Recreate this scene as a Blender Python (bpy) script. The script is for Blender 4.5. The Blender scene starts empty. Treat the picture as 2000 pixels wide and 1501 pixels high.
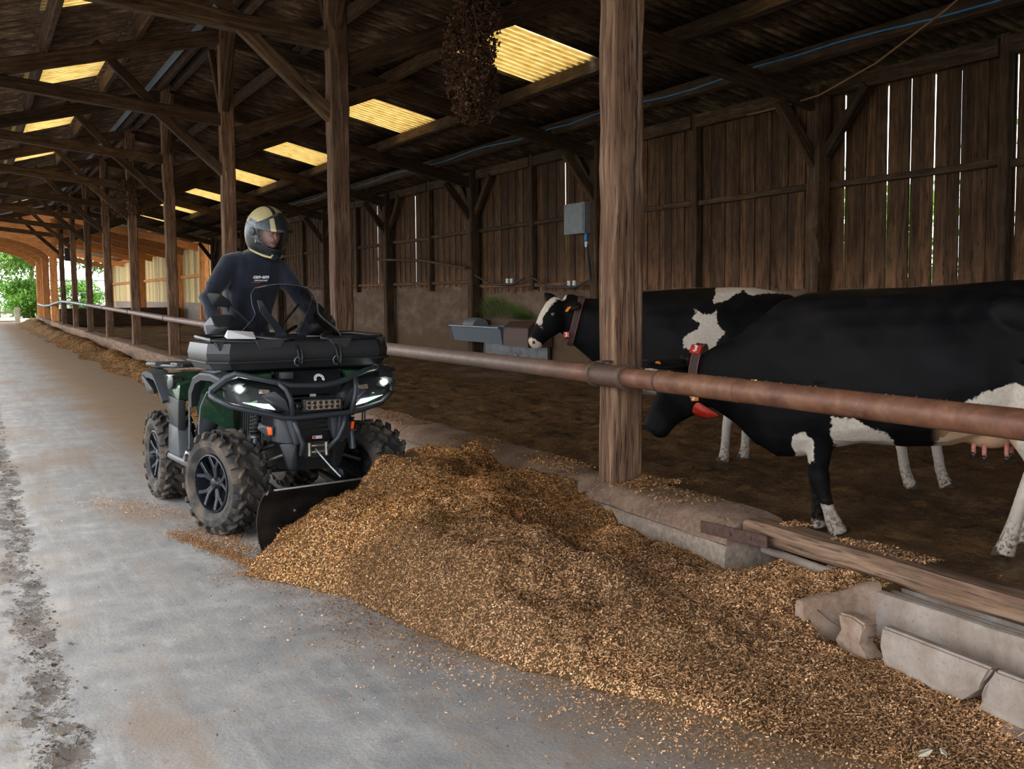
import bpy, bmesh, math, random
import numpy as np
from mathutils import Vector, Matrix, noise as mnoise
random.seed(7); rng = np.random.default_rng(11)
SC = bpy.context.scene
COL = SC.collection
PI = math.pi

# ------------------------------------------------------------------ camera
YAW, ROLL, CAM_H, FPX = math.radians(25.5), math.radians(.46), 1.52, 2200.0
PITCH = math.atan((750.5 - (582 - math.tan(ROLL) * 1052)) / FPX)
fw = Vector((math.sin(YAW) * math.cos(PITCH), math.cos(YAW) * math.cos(PITCH), -math.sin(PITCH)))
r0 = Vector((math.cos(YAW), -math.sin(YAW), 0)); u0 = r0.cross(fw)
rt = r0 * math.cos(ROLL) - u0 * math.sin(ROLL); up = u0 * math.cos(ROLL) + r0 * math.sin(ROLL)
cam_d = bpy.data.cameras.new('camera'); cam = bpy.data.objects.new('camera', cam_d); COL.objects.link(cam)
cam.matrix_world = Matrix(((rt.x, up.x, -fw.x, 0), (rt.y, up.y, -fw.y, 0), (rt.z, up.z, -fw.z, CAM_H), (0, 0, 0, 1)))
cam_d.sensor_fit = 'HORIZONTAL'; cam_d.sensor_width = 36; cam_d.lens = 36 * FPX / 2000
cam_d.clip_start = .05; cam_d.clip_end = 400
SC.camera = cam

# ------------------------------------------------------------------ sky, light, exposure
world = bpy.data.worlds.new('overcast_sky'); SC.world = world; world.use_nodes = True
wn = world.node_tree.nodes; wl = world.node_tree.links
bg = wn['Background']
tc = wn.new('ShaderNodeTexCoord'); nz = wn.new('ShaderNodeTexNoise'); nz.inputs['Scale'].default_value = 1.6; nz.inputs['Detail'].default_value = 3
cr = wn.new('ShaderNodeValToRGB')
cr.color_ramp.elements[0].position = .35; cr.color_ramp.elements[0].color = (.86, .91, 1.0, 1)
cr.color_ramp.elements[1].position = .65; cr.color_ramp.elements[1].color = (1.0, .98, .94, 1)
wl.new(tc.outputs['Generated'], nz.inputs['Vector']); wl.new(nz.outputs['Fac'], cr.inputs['Fac']); wl.new(cr.outputs['Color'], bg.inputs['Color'])
bg.inputs['Strength'].default_value = 1.15
sd = bpy.data.lights.new('sun', 'SUN'); sd.energy = 1.2; sd.angle = math.radians(25); sd.color = (1, .95, .88)
sun = bpy.data.objects.new('sun', sd); COL.objects.link(sun)
sun.rotation_euler = (math.radians(42), 0, math.radians(-115))
SC.view_settings.view_transform = 'Standard'; SC.view_settings.look = 'None'
SC.view_settings.gamma = 1; SC.view_settings.use_curve_mapping = False
SC.view_settings.exposure = 2.42
SC.cycles.max_bounces = 8; SC.cycles.diffuse_bounces = 4; SC.cycles.transparent_max_bounces = 16

# ------------------------------------------------------------------ helpers
def V(*a): return Vector(a)

class G:
    """collects shapes of ONE mesh object"""
    def __init__(s): s.v = []; s.f = []; s.m = []; s.g = []
    def add(s, vs, fs, mi=0, gc=None):
        o = len(s.v); vs = [tuple(p) for p in vs]
        s.v += vs; s.f += [tuple(i + o for i in f) for f in fs]; s.m += [mi] * len(fs)
        s.g += [tuple(p) for p in gc] if gc is not None else vs
        return s
    def box(s, c, d, rz=0, mi=0, rot=None):
        M = rot if rot is not None else Matrix.Rotation(rz, 3, 'Z')
        c = Vector(c); vs = []
        for x in (-.5, .5):
            for y in (-.5, .5):
                for z in (-.5, .5): vs.append(c + M @ Vector((x * d[0], y * d[1], z * d[2])))
        return s.add(vs, [(0, 1, 3, 2), (4, 6, 7, 5), (0, 4, 5, 1), (2, 3, 7, 6), (0, 2, 6, 4), (1, 5, 7, 3)], mi)
    def loft(s, rings, caps=True, mi=0, gc=None, closed=True):
        n = len(rings[0]); vs = [p for r in rings for p in r]; fs = []
        for i in range(len(rings) - 1):
            for j in range(n if closed else n - 1):
                a = i * n + j; b = i * n + (j + 1) % n
                fs.append((a, b, b + n, a + n))
        if caps and closed:
            fs.append(tuple(range(n - 1, -1, -1))); fs.append(tuple((len(rings) - 1) * n + j for j in range(n)))
        return s.add(vs, fs, mi, gc)
    def beam(s, p0, p1, w, h, upv=(0, 0, 1), seg=6, jit=.004, ch=.012, mi=0, taper=1.0, sag=0):
        p0 = Vector(p0); p1 = Vector(p1); d = p1 - p0; L = d.length; d.normalize()
        a = Vector(upv).cross(d)
        if a.length < .01: a = Vector((1, 0, 0)).cross(d)
        a.normalize(); b = d.cross(a); rings = []; gc = []
        prof = [(-w/2+ch, -h/2), (w/2-ch, -h/2), (w/2, -h/2+ch), (w/2, h/2-ch), (w/2-ch, h/2), (-w/2+ch, h/2), (-w/2, h/2-ch), (-w/2, -h/2+ch)]
        off = random.random() * 20
        for i in range(seg + 1):
            t = i / seg; k = 1 + (taper - 1) * t; jx, jy = random.uniform(-jit, jit), random.uniform(-jit, jit)
            c = p0.lerp(p1, t) + Vector((0, 0, -sag * 4 * t * (1 - t)))
            r = []
            for (x, y) in prof:
                x2 = x * k + jx + random.uniform(-jit, jit) * .7; y2 = y * k + jy + random.uniform(-jit, jit) * .7
                r.append(c + a * x2 + b * y2); gc.append((t * L + off, x + off, y))
            rings.append(r)
        return s.loft(rings, True, mi, gc)
    def tube(s, pts, r, n=10, caps=True, mi=0, flat=1.0, ref=(0, 0, 1)):
        pts = [Vector(p) for p in pts]; rs = r if isinstance(r, (list, tuple)) else [r] * len(pts)
        rings = []; prev = None
        for i, p in enumerate(pts):
            t = (pts[min(i + 1, len(pts) - 1)] - pts[max(i - 1, 0)]).normalized()
            if prev is None:
                a = Vector(ref).cross(t)
                if a.length < .05: a = Vector((1, 0, 0)).cross(t)
            else: a = prev - t * prev.dot(t)
            a.normalize(); prev = a; b = t.cross(a)
            rings.append([p + (a * math.cos(2*PI*k/n) + b * flat * math.sin(2*PI*k/n)) * rs[i] for k in range(n)])
        return s.loft(rings, caps, mi)
    def lathe(s, prof, c, ax, n=24, mi=0, caps=True, ref=None):
        """prof: (radius, distance along the axis)"""
        ax = Vector(ax).normalized(); c = Vector(c)
        a = Vector(ref) if ref else (Vector((0, 0, 1)).cross(ax) if abs(ax.z) < .9 else Vector((1, 0, 0)))
        a.normalize(); b = ax.cross(a)
        return s.loft([[c + ax * h + (a * math.cos(2*PI*k/n) + b * math.sin(2*PI*k/n)) * max(r, 1e-4) for k in range(n)] for r, h in prof], caps, mi)
    def hull(s, pts, bev=0, mi=0, seg=2):
        bm = bmesh.new()
        for p in pts: bm.verts.new(p)
        r = bmesh.ops.convex_hull(bm, input=bm.verts)
        bad = [e for e in r['geom_interior'] if isinstance(e, bmesh.types.BMVert)]
        if bad: bmesh.ops.delete(bm, geom=bad, context='VERTS')
        bmesh.ops.dissolve_limit(bm, angle_limit=.02, verts=bm.verts, edges=bm.edges)
        if bev: bmesh.ops.bevel(bm, geom=list(bm.edges), offset=bev, segments=seg, affect='EDGES', profile=.6, clamp_overlap=True)
        bm.verts.index_update()
        s.add([v.co.copy() for v in bm.verts], [tuple(v.index for v in f.verts) for f in bm.faces], mi)
        bm.free(); return s
    def prism(s, poly, d, O=(0,0,0), A=(1,0,0), B=(0,0,1), N=(0,1,0), bev=0, mi=0):
        """polygon (may be concave) in the plane O + a*A + b*B, thickness d along N; bevelled"""
        O, A, B, N = Vector(O), Vector(A), Vector(B), Vector(N)
        bm = bmesh.new(); lo = [bm.verts.new(O + A * p[0] + B * p[1]) for p in poly]
        f = bm.faces.new(lo); ex = bmesh.ops.extrude_face_region(bm, geom=[f])
        bmesh.ops.translate(bm, vec=N * d, verts=[g for g in ex['geom'] if isinstance(g, bmesh.types.BMVert)])
        bmesh.ops.recalc_face_normals(bm, faces=bm.faces)
        if bev: bmesh.ops.bevel(bm, geom=list(bm.edges), offset=bev, segments=2, affect='EDGES', clamp_overlap=True)
        bm.verts.index_update()
        s.add([v.co.copy() for v in bm.verts], [tuple(v.index for v in f.verts) for f in bm.faces], mi)
        bm.free(); return s
    def sphere(s, c, r, n=12, mi=0, rot=None):
        r = r if isinstance(r, (tuple, list)) else (r, r, r); c = Vector(c); rings = []
        for i in range(n // 2 + 1):
            ph = -PI/2 + PI * i / (n // 2); ph = max(-PI/2 + .05, min(PI/2 - .05, ph)); ring = []
            for k in range(n):
                q = Vector((r[0]*math.cos(ph)*math.cos(2*PI*k/n), r[1]*math.cos(ph)*math.sin(2*PI*k/n), r[2]*math.sin(ph)))
                ring.append(c + (rot @ q if rot is not None else q))
            rings.append(ring)
        return s.loft(rings, True, mi)
    def mesh(s, name, mats, smooth=False, ang=None):
        me = bpy.data.meshes.new(name); me.from_pydata(s.v, [], s.f)
        for m in (mats if isinstance(mats, (list, tuple)) else [mats]): me.materials.append(m)
        if any(s.m): me.polygons.foreach_set('material_index', s.m)
        at = me.attributes.new('gc', 'FLOAT_VECTOR', 'POINT'); at.data.foreach_set('vector', np.array(s.g, np.float32).ravel())
        bm = bmesh.new(); bm.from_mesh(me); bmesh.ops.recalc_face_normals(bm, faces=bm.faces); bm.to_mesh(me); bm.free()
        if smooth:
            me.polygons.foreach_set('use_smooth', [True] * len(me.polygons))
            if ang: me.set_sharp_from_angle(angle=math.radians(ang))
        me.update(); return me
    def build(s, name, mats, parent=None, smooth=False, ang=None, **kw):
        return link(name, s.mesh(name, mats, smooth, ang), parent, **kw)

def link(name, data, parent=None, **kw):
    o = bpy.data.objects.new(name, data); COL.objects.link(o)
    if parent is not None: o.parent = parent
    tag(o, **kw); return o
def tag(o, label=None, cat=None, group=None, kind=None, loc=None, rot=None):
    if label: o['label'] = label
    if cat: o['category'] = cat
    if group: o['group'] = group
    if kind: o['kind'] = kind
    if loc is not None: o.location = loc
    if rot is not None: o.rotation_euler = rot
    return o
def thing(name, label, cat, loc=(0,0,0), rz=0, group=None):
    return _thing(name, label, cat, loc, rz, group)
def _thing(name, label, cat, loc, rz, group):
    o = bpy.data.objects.new(name, None); COL.objects.link(o); o.empty_display_size = .1
    return tag(o, label, cat, group, None, loc, (0, 0, rz))
def copy_tree(o, parent=None):
    kids = [c for c in ALLKIDS.get(o, o.children)]
    c = o.copy(); COL.objects.link(c); c.parent = parent
    for k in kids: copy_tree(k, c)
    return c
ALLKIDS = {}
def remesh(o, voxel, smooth=4, fac=.6, mat=None):
    m = o.modifiers.new('r', 'REMESH'); m.mode = 'VOXEL'; m.voxel_size = voxel
    sm = o.modifiers.new('s', 'SMOOTH'); sm.iterations = smooth; sm.factor = fac
    dg = bpy.context.evaluated_depsgraph_get(); dg.update()
    me = bpy.data.meshes.new_from_object(o.evaluated_get(dg)); o.modifiers.clear()
    old = o.data; o.data = me; me.name = o.name
    me.materials.clear()
    for k in (mat or list(old.materials)): me.materials.append(k)
    me.polygons.foreach_set('material_index', [0] * len(me.polygons))
    me.polygons.foreach_set('use_smooth', [True] * len(me.polygons)); return me
def np_mesh(name, v, quads, mats, smooth=True, col=None, tris=False, gc=None, midx=None):
    me = bpy.data.meshes.new(name); n = len(v); k = 3 if tris else 4; q = np.asarray(quads, np.int32)
    me.vertices.add(n); me.vertices.foreach_set('co', np.asarray(v, np.float32).ravel())
    me.loops.add(len(q) * k); me.loops.foreach_set('vertex_index', q.ravel())
    me.polygons.add(len(q)); me.polygons.foreach_set('loop_start', np.arange(0, len(q) * k, k, dtype=np.int32))
    me.update(calc_edges=True)
    for m in (mats if isinstance(mats, (list, tuple)) else [mats]): me.materials.append(m)
    me.polygons.foreach_set('use_smooth', np.full(len(q), smooth))
    if midx is not None: me.polygons.foreach_set('material_index', np.asarray(midx, np.int32))
    if col is not None:
        a = me.attributes.new('tint', 'FLOAT_COLOR', 'POINT'); c4 = np.ones((n, 4), np.float32); c4[:, :3] = col; a.data.foreach_set('color', c4.ravel())
    if gc is not None:
        a = me.attributes.new('gc', 'FLOAT_VECTOR', 'POINT'); a.data.foreach_set('vector', np.asarray(gc, np.float32).ravel())
    me.validate(); return me
def grid(xs, ys, zf):
    X, Y = np.meshgrid(xs, ys, indexing='ij'); Z = zf(X, Y)
    v = np.stack([X, Y, Z], -1).reshape(-1, 3); ny = len(ys); nx = len(xs)
    i, j = np.meshgrid(np.arange(nx - 1), np.arange(ny - 1), indexing='ij'); a = (i * ny + j).ravel()
    return v, np.stack([a, a + ny, a + ny + 1, a + 1], -1)
# value noise in numpy
_perm = np.random.default_rng(3).random((256, 256))
def vn(x, y):
    xi = np.floor(x).astype(int); yi = np.floor(y).astype(int); fx = x - xi; fy = y - yi
    fx = fx*fx*(3-2*fx); fy = fy*fy*(3-2*fy); P = lambda a, b: _perm[a & 255, b & 255]
    return (P(xi, yi)*(1-fx) + P(xi+1, yi)*fx)*(1-fy) + (P(xi, yi+1)*(1-fx) + P(xi+1, yi+1)*fx)*fy
def fbm(x, y, o=4):
    r = 0; a = .5
    for k in range(o): r = r + a * (vn(x * 2**k + 17*k, y * 2**k + 31*k) - .5) * 2; a *= .5
    return r
ORD = ['first', 'second', 'third', 'fourth', 'fifth', 'sixth', 'seventh', 'eighth', 'ninth', 'tenth', 'eleventh', 'twelfth', 'thirteenth', 'fourteenth']

# ------------------------------------------------------------------ materials
class NT:
    def __init__(s, name):
        s.mat = bpy.data.materials.new(name); s.mat.use_nodes = True; s.t = s.mat.node_tree; s.b = s.t.nodes['Principled BSDF']
    def n(s, typ, **kw):
        nd = s.t.nodes.new('ShaderNode' + typ)
        for k, v in kw.items():
            if k in ('operation', 'data_type', 'blend_type', 'attribute_name', 'interpolation_type', 'feature', 'noise_dimensions', 'wave_type', 'bands_direction', 'use_clamp'): setattr(nd, k, v)
            else: s.set(nd, k, v)
        return nd
    def set(s, nd, k, v):
        i = nd.inputs[int(k[1:])] if (k[0] == 'i' and k[1:].isdigit()) else nd.inputs[k.replace('_', ' ')]
        if isinstance(v, bpy.types.NodeSocket): s.t.links.new(v, i)
        else: i.default_value = v
    def pos(s): return s.n('NewGeometry').outputs['Position']
    def obj(s): return s.n('TexCoord').outputs['Object']
    def attr(s, a, o='Vector'): return s.n('Attribute', attribute_name=a).outputs[o]
    def rnd(s): return s.n('ObjectInfo').outputs['Random']
    def scale(s, v, sc, off=None):
        m = s.n('Mapping', Vector=v, Scale=sc)
        if off is not None:
            c = s.n('CombineXYZ', i0=off, i1=off, i2=0.0); mm = s.n('VectorMath', operation='MULTIPLY', i0=c.outputs[0], i1=(37., 19., 0)); s.t.links.new(mm.outputs[0], m.inputs['Location'])
        return m.outputs[0]
    def noise(s, v, sc, det=4, rough=.55, dist=0):
        return s.n('TexNoise', Vector=v, Scale=sc, Detail=float(det), Roughness=rough, Distortion=float(dist)).outputs['Fac']
    def vor(s, v, sc, o='Distance'): return s.n('TexVoronoi', Vector=v, Scale=sc).outputs[o]
    def rng(s, v, a, b, c=0., d=1., smooth=False):
        return s.n('MapRange', i0=v, i1=a, i2=b, i3=c, i4=d, **({'interpolation_type': 'SMOOTHSTEP'} if smooth else {})).outputs[0]
    def m(s, op, a, b=0., c=0.): return s.n('Math', operation=op, i0=a, i1=b, i2=c).outputs[0]
    def ramp(s, f, stops):
        nd = s.n('ValToRGB', Fac=f); e = nd.color_ramp.elements
        while len(e) < len(stops): e.new(.5)
        for k, (p, c) in enumerate(stops): e[k].position = p; e[k].color = (*c, 1)
        return nd.outputs[0]
    def mix(s, f, a, b, bt='MIX'):
        nd = s.n('Mix', data_type='RGBA', blend_type=bt); nd.clamp_factor = True
        for i, v in ((0, f), (6, a), (7, b)):
            if isinstance(v, bpy.types.NodeSocket): s.t.links.new(v, nd.inputs[i])
            else: nd.inputs[i].default_value = (*v, 1) if isinstance(v, tuple) else v
        return nd.outputs[2]
    def xyz(s, v): return s.n('SeparateXYZ', Vector=v).outputs
    def out(s, col=None, rough=None, bump=None, bs=.3, bd=.02, metal=None, spec=None, **kw):
        if col is not None:
            if isinstance(col, tuple): s.b.inputs['Base Color'].default_value = (*col, 1)
            else: s.t.links.new(col, s.b.inputs['Base Color'])
        if rough is not None: s.set(s.b, 'Roughness', rough)
        if metal is not None: s.set(s.b, 'Metallic', metal)
        if spec is not None: s.set(s.b, 'Specular_IOR_Level', spec)
        if bump is not None:
            bp = s.n('Bump', Height=bump, Strength=bs, Distance=bd); s.t.links.new(bp.outputs[0], s.b.inputs['Normal'])
        for k, v in kw.items(): s.set(s.b, k, v)
        return s.mat

def simple(name, col, rough=.6, metal=0., ns=40, amt=.25, bump=.15, **kw):
    t = NT(name); n = t.noise(t.obj(), ns, 5); c = t.mix(t.rng(n, .3, .7), tuple(x * (1 - amt) for x in col), tuple(min(1, x * (1 + amt)) for x in col))
    return t.out(c, t.rng(n, .3, .7, max(.02, rough - .08), rough + .08), n, bump, .003, metal, **kw)

def wood(name, dark, mid, light, dust=(.25, .19, .13), dustamt=.35, rough=.85, sc=1.0, wear=False):
    t = NT(name); gc = t.attr('gc'); r = t.rnd()
    v = t.scale(gc, (1.1 * sc, 16 * sc, 16 * sc), r); n1 = t.noise(v, 1.6, 6, .62, .5)
    v2 = t.scale(gc, (4 * sc, 90 * sc, 90 * sc), r); n2 = t.noise(v2, 1.0, 3)
    v3 = t.scale(gc, (1, 1, 1), r); n3 = t.noise(v3, 3.0, 5, .6)
    c = t.ramp(n1, [(.28, dark), (.5, mid), (.72, light)])
    c = t.mix(t.rng(n2, .56, .66), c, tuple(x * .35 for x in dark))
    c = t.mix(t.m('MULTIPLY', t.rng(n3, .45, .75), dustamt), c, dust)
    if wear:
        z = t.xyz(t.pos())[2]; wn_ = t.noise(t.scale(gc, (.9, 5, 5), r), 2.0, 5, .7); n4 = t.n('TexVoronoi', Vector=t.scale(gc, (2.2, 7, 7), r), Scale=1.0).outputs['Distance']
        c = t.mix(t.m('MULTIPLY', t.rng(t.m('ADD', z, t.m('MULTIPLY', wn_, 1.6)), 3.1, 2.5, 0, .75, True), t.rng(wn_, .42, .6)), c, (.235, .115, .062))
        c = t.mix(t.rng(n4, .10, .05, 0, .8), c, tuple(x * .4 for x in dark))
    k = t.rng(r, 0, 1, .62, 1.3)
    kk = t.n('CombineXYZ', i0=k, i1=k, i2=k).outputs[0]; c = t.mix(1.0, c, kk, 'MULTIPLY')
    h = t.m('ADD', t.m('MULTIPLY', n1, .5), t.m('MULTIPLY', n2, .5))
    return t.out(c, rough, h, .55, .006, spec=.25)
M = {}
M['old_wood'] = wood('weathered_dark_timber', (.016, .008, .0038), (.045, .024, .012), (.11, .062, .032), (.14, .09, .052), .3)
M['post_wood'] = wood('worn_post_timber', (.045, .022, .012), (.115, .062, .036), (.27, .165, .10), (.19, .12, .075), .3)
M['board'] = wood('barn_board', (.018, .0075, .003), (.058, .028, .012), (.15, .075, .034), (.14, .085, .045), .35, wear=True)
M['curb_wood'] = wood('curb_timber', (.075, .040, .024), (.165, .097, .060), (.29, .19, .125), (.24, .165, .115), .5)
M['new_wood'] = wood('new_orange_timber', (.38, .13, .035), (.60, .24, .075), (.75, .36, .14), (.6, .35, .18), .2)
M['pale_board'] = wood('new_pale_board', (.42, .30, .12), (.66, .50, .24), (.80, .66, .38), (.6, .5, .3), .2)
M['fence_wood'] = wood('pale_fence_timber', (.4, .35, .25), (.6, .54, .42), (.75, .7, .58), (.6, .55, .45), .2)

def corr(name, a, b, c):
    t = NT(name); gc = t.attr('gc'); r = t.rnd(); v = t.scale(gc, (3, .8, 3), r); n = t.noise(v, 2.2, 6, .65); n2 = t.noise(t.scale(gc, (30, 2.5, 30), r), 1, 4)
    col = t.ramp(n, [(.3, a), (.52, b), (.72, c)]); col = t.mix(t.rng(n2, .5, .7, 0, .6), col, tuple(x * .5 for x in a)); sv = t.m('COSINE', t.m('MULTIPLY', t.xyz(gc)[0], 2 * PI / .177)); col = t.mix(t.m('MULTIPLY', t.rng(sv, -.2, .9), t.rng(n, .3, .6, .9, .45)), col, tuple(x * .35 for x in a))  # dark band along each wave: corrugation shading put into the colour
    return t.out(col, .9, n2, .3, .004, spec=.2)
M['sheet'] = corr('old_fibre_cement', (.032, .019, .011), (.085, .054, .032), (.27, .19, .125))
M['sheet_new'] = corr('new_grey_sheet', (.22, .22, .22), (.34, .34, .34), (.45, .45, .45))
M['blue_steel'] = simple('grey_blue_flashing', (.22, .30, .36), .5, .3, 12)
# translucent roof light
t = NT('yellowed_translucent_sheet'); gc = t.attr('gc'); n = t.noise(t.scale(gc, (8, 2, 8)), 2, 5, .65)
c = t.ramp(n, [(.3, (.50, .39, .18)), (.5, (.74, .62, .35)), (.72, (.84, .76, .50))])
wv = t.m('SINE', t.m('MULTIPLY', t.xyz(gc)[0], 2 * PI / .177)); c = t.mix(t.rng(wv, .1, 1., 0, .6), c, (.20, .12, .035))  # sine stripes paint the shading of the corrugation into the sheet colour
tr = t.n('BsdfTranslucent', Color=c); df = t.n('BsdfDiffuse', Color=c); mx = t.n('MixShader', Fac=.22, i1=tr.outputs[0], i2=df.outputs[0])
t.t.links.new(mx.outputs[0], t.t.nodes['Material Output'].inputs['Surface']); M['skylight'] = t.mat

# alley concrete: stains, dust and the broken strip on the left
t = NT('alley_concrete'); P = t.pos(); X, Y, Z = t.xyz(P)[0], t.xyz(P)[1], t.xyz(P)[2]
nb = t.noise(P, .7, 6, .6); nm = t.noise(P, 4, 6, .65); nf = t.noise(P, 60, 5, .6); ns = t.noise(t.scale(P, (2.6, .28, 1)), 1.4, 5, .6)
c = t.ramp(nm, [(.28, (.175, .180, .188)), (.5, (.262, .262, .264)), (.70, (.385, .378, .365))])
c = t.mix(t.rng(nf, .35, .65, 0, .35), c, (.21, .20, .19))
sm = t.noise(t.scale(P, (5, .6, 1)), 3, 5, .65); c = t.mix(t.rng(sm, .5, .68, 0, .35), c, (.42, .415, .40)); c = t.mix(t.rng(t.noise(P, 13, 5, .7), .56, .68, 0, .45), c, (.15, .14, .13))
dirt = t.rng(t.m('ADD', nb, t.m('ADD', t.m('MULTIPLY', ns, .7), t.m('MULTIPLY', nm, .25))), .92, 1.22, 0, .7, True)
c = t.mix(dirt, c, (.225, .165, .12))
# feed dust towards the curb, wider with distance
edge = t.m('ADD', t.m('ADD', X, t.m('MULTIPLY', nb, .9)), t.m('MULTIPLY', nm, .5))
farm = t.rng(Y, 8.2, 11.5, 0, 1, True); nearm = t.rng(Y, 6.2, 3.2, 0, 1, True)
d1 = t.m('MULTIPLY', t.rng(edge, 1.55, 2.45, 0, .92, True), farm)
d2 = t.m('MULTIPLY', t.rng(edge, 2.35, 3.1, 0, .9, True), t.rng(Y, 8.2, 7.0, .35, 1))
c = t.mix(t.m('MAXIMUM', d1, d2), c, t.mix(t.rng(nf, .35, .65), (.15, .088, .042), (.30, .20, .115)))
# broken strip
nd = t.noise(t.scale(P, (1, .55, 1)), 9, 6, .7); wob = t.m('ADD', X, t.m('MULTIPLY', t.m('SUBTRACT', t.noise(P, 1.1, 3), .5), .22))
band = t.m('SUBTRACT', 1., t.rng(t.m('ABSOLUTE', t.m('SUBTRACT', wob, .20)), .03, .22, 0, 1, True))
st = t.rng(t.m('MULTIPLY', t.m('ADD', nd, t.m('MULTIPLY', t.m('SUBTRACT', nf, .5), .5)), t.m('ADD', .42, t.m('MULTIPLY', band, .85))), .54, .70, 0, .85, True)
st = t.m('MULTIPLY', st, t.rng(band, .0, .35))
c = t.mix(st, c, (.085, .068, .055))
lf = t.m('MULTIPLY', t.rng(X, .25, .05, 0, 1, True), t.rng(nd, .5, .62, 0, .75)); c = t.mix(lf, c, (.16, .135, .11))
h = t.m('SUBTRACT', t.m('ADD', t.m('MULTIPLY', nf, .3), t.m('MULTIPLY', nm, .5)), t.m('MULTIPLY', st, 1.2))
M['alley'] = t.out(c, t.rng(nm, .3, .7, .7, .95), h, .5, .02, spec=.3)

t = NT('old_concrete'); P = t.pos(); nm = t.noise(P, 3, 6, .65); nf = t.noise(P, 35, 6, .65); v = t.vor(P, 30)
c = t.ramp(nm, [(.3, (.11, .065, .043)), (.5, (.20, .125, .085)), (.7, (.29, .20, .14))])
c = t.mix(t.rng(nf, .5, .7, 0, .6), c, (.30, .25, .21)); c = t.mix(t.rng(t.noise(P, 18, 4), .62, .7, 0, .8), c, (.07, .05, .04))
zz = t.m('ADD', t.xyz(P)[2], t.m('MULTIPLY', t.m('SUBTRACT', nm, .5), .12)); c = t.mix(t.rng(zz, .25, .20, 0, .8, True), c, t.mix(t.rng(nf, .35, .65), (.22, .175, .135), (.37, .31, .25)))
M['curb'] = t.out(c, .92, t.m('ADD', nf, nm), .6, .012, spec=.2)
t = NT('pen_wall_concrete'); P = t.pos(); nm = t.noise(t.scale(P, (1, 1, 2.2)), 1.6, 6, .65); nf = t.noise(P, 22, 5); z = t.xyz(P)[2]
c = t.ramp(nm, [(.3, (.075, .045, .030)), (.5, (.125, .080, .054)), (.7, (.19, .13, .09))])
ed = t.m('ADD', z, t.m('MULTIPLY', t.noise(t.scale(P, (1, 4, 1)), 2, 4), .5)); c = t.mix(t.rng(ed, .85, .72, 0, .85), c, (.10, .06, .03))
M['pen_wall'] = t.out(c, .9, t.m('ADD', nf, nm), .35, .01, spec=.2)
t = NT('trough_concrete'); P = t.pos(); nm = t.noise(P, 5, 6, .65); nf = t.noise(P, 60, 5)
c = t.ramp(nm, [(.3, (.17, .125, .095)), (.5, (.27, .215, .175)), (.72, (.36, .32, .285))]); c = t.mix(t.rng(nf, .6, .7, 0, .5), c, (.14, .11, .09))
M['trough'] = t.out(c, .85, t.m('ADD', nf, nm), .4, .006, spec=.3)
t = NT('stained_trough_concrete'); P = t.pos(); nm = t.noise(P, 9, 6, .65); nf = t.noise(P, 60, 5)
c = t.ramp(nm, [(.3, (.15, .09, .06)), (.5, (.26, .175, .125)), (.72, (.36, .28, .22))]); c = t.mix(t.rng(nf, .6, .7, 0, .5), c, (.09, .06, .045)); M['trough_brown'] = t.out(c, .85, t.m('ADD', nf, nm), .6, .008, spec=.25)
t = NT('wet_muck'); P = t.pos(); nm = t.noise(P, 2.2, 6, .65); nf = t.noise(P, 24, 6, .7); nw = t.noise(t.scale(P, (1, .7, 1)), .8, 4, .5)
c = t.ramp(t.m('ADD', t.m('MULTIPLY', nm, .5), t.m('MULTIPLY', nf, .5)), [(.36, (.034, .017, .005)), (.5, (.115, .057, .018)), (.62, (.26, .140, .046))])
M['muck'] = t.out(c, t.rng(nw, .40, .55, .36, .85, True), t.m('ADD', nf, t.m('MULTIPLY', nm, .6)), 1.0, .045, spec=.3)
t = NT('muddy_water'); P = t.pos(); n = t.noise(P, 9, 4); M['water'] = t.out((.03, .022, .014), .06, n, .12, .01, spec=.6)
t = NT('rusty_pipe'); P = t.pos(); nm = t.noise(P, 5, 6, .7); nf = t.noise(P, 45, 5); y = t.xyz(P)[1]
c = t.ramp(nm, [(.3, (.075, .028, .015)), (.5, (.155, .060, .030)), (.68, (.24, .115, .065))])
c = t.mix(t.rng(nf, .5, .72, 0, .7), c, (.15, .09, .065)); pal = t.rng(y, 5.6, 7.5, 0, .8, True); c = t.mix(pal, c, t.mix(nm, (.11, .075, .058), (.22, .165, .135)))
M['pipe'] = t.out(c, t.rng(nf, .3, .7, .42, .7), nf, .3, .003, .15, spec=.5)
M['rust_dark'] = simple('dark_rusty_steel', (.085, .045, .035), .6, .4, 60, .4)
M['clamp'] = simple('clamp_steel', (.12, .075, .055), .6, .5, 60, .4)
M['galv'] = simple('galvanised_steel', (.15, .18, .21), .45, .6, 30)
M['grey_box'] = simple('grey_sheet_box', (.17, .185, .20), .6, .2, 8)
M['black_rubber'] = simple('black_rubber', (.02, .02, .02), .6)
M['cable_blue'] = simple('blue_cable_sheath', (.02, .17, .42), .4)
M['cord'] = simple('old_cord', (.22, .12, .06), .9)
M['grass'] = simple('green_grass', (.06, .13, .02), .8, 0., 20, .5)
M['ground'] = simple('meadow_ground', (.10, .13, .05), .95, 0., 3, .4)
M['yard'] = simple('added_yard_soil', (.20, .175, .145), .95, 0., 3, .3)
M['gravel'] = simple('pale_yard_gravel', (.52, .50, .45), .95, 0., 8, .2)
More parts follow.
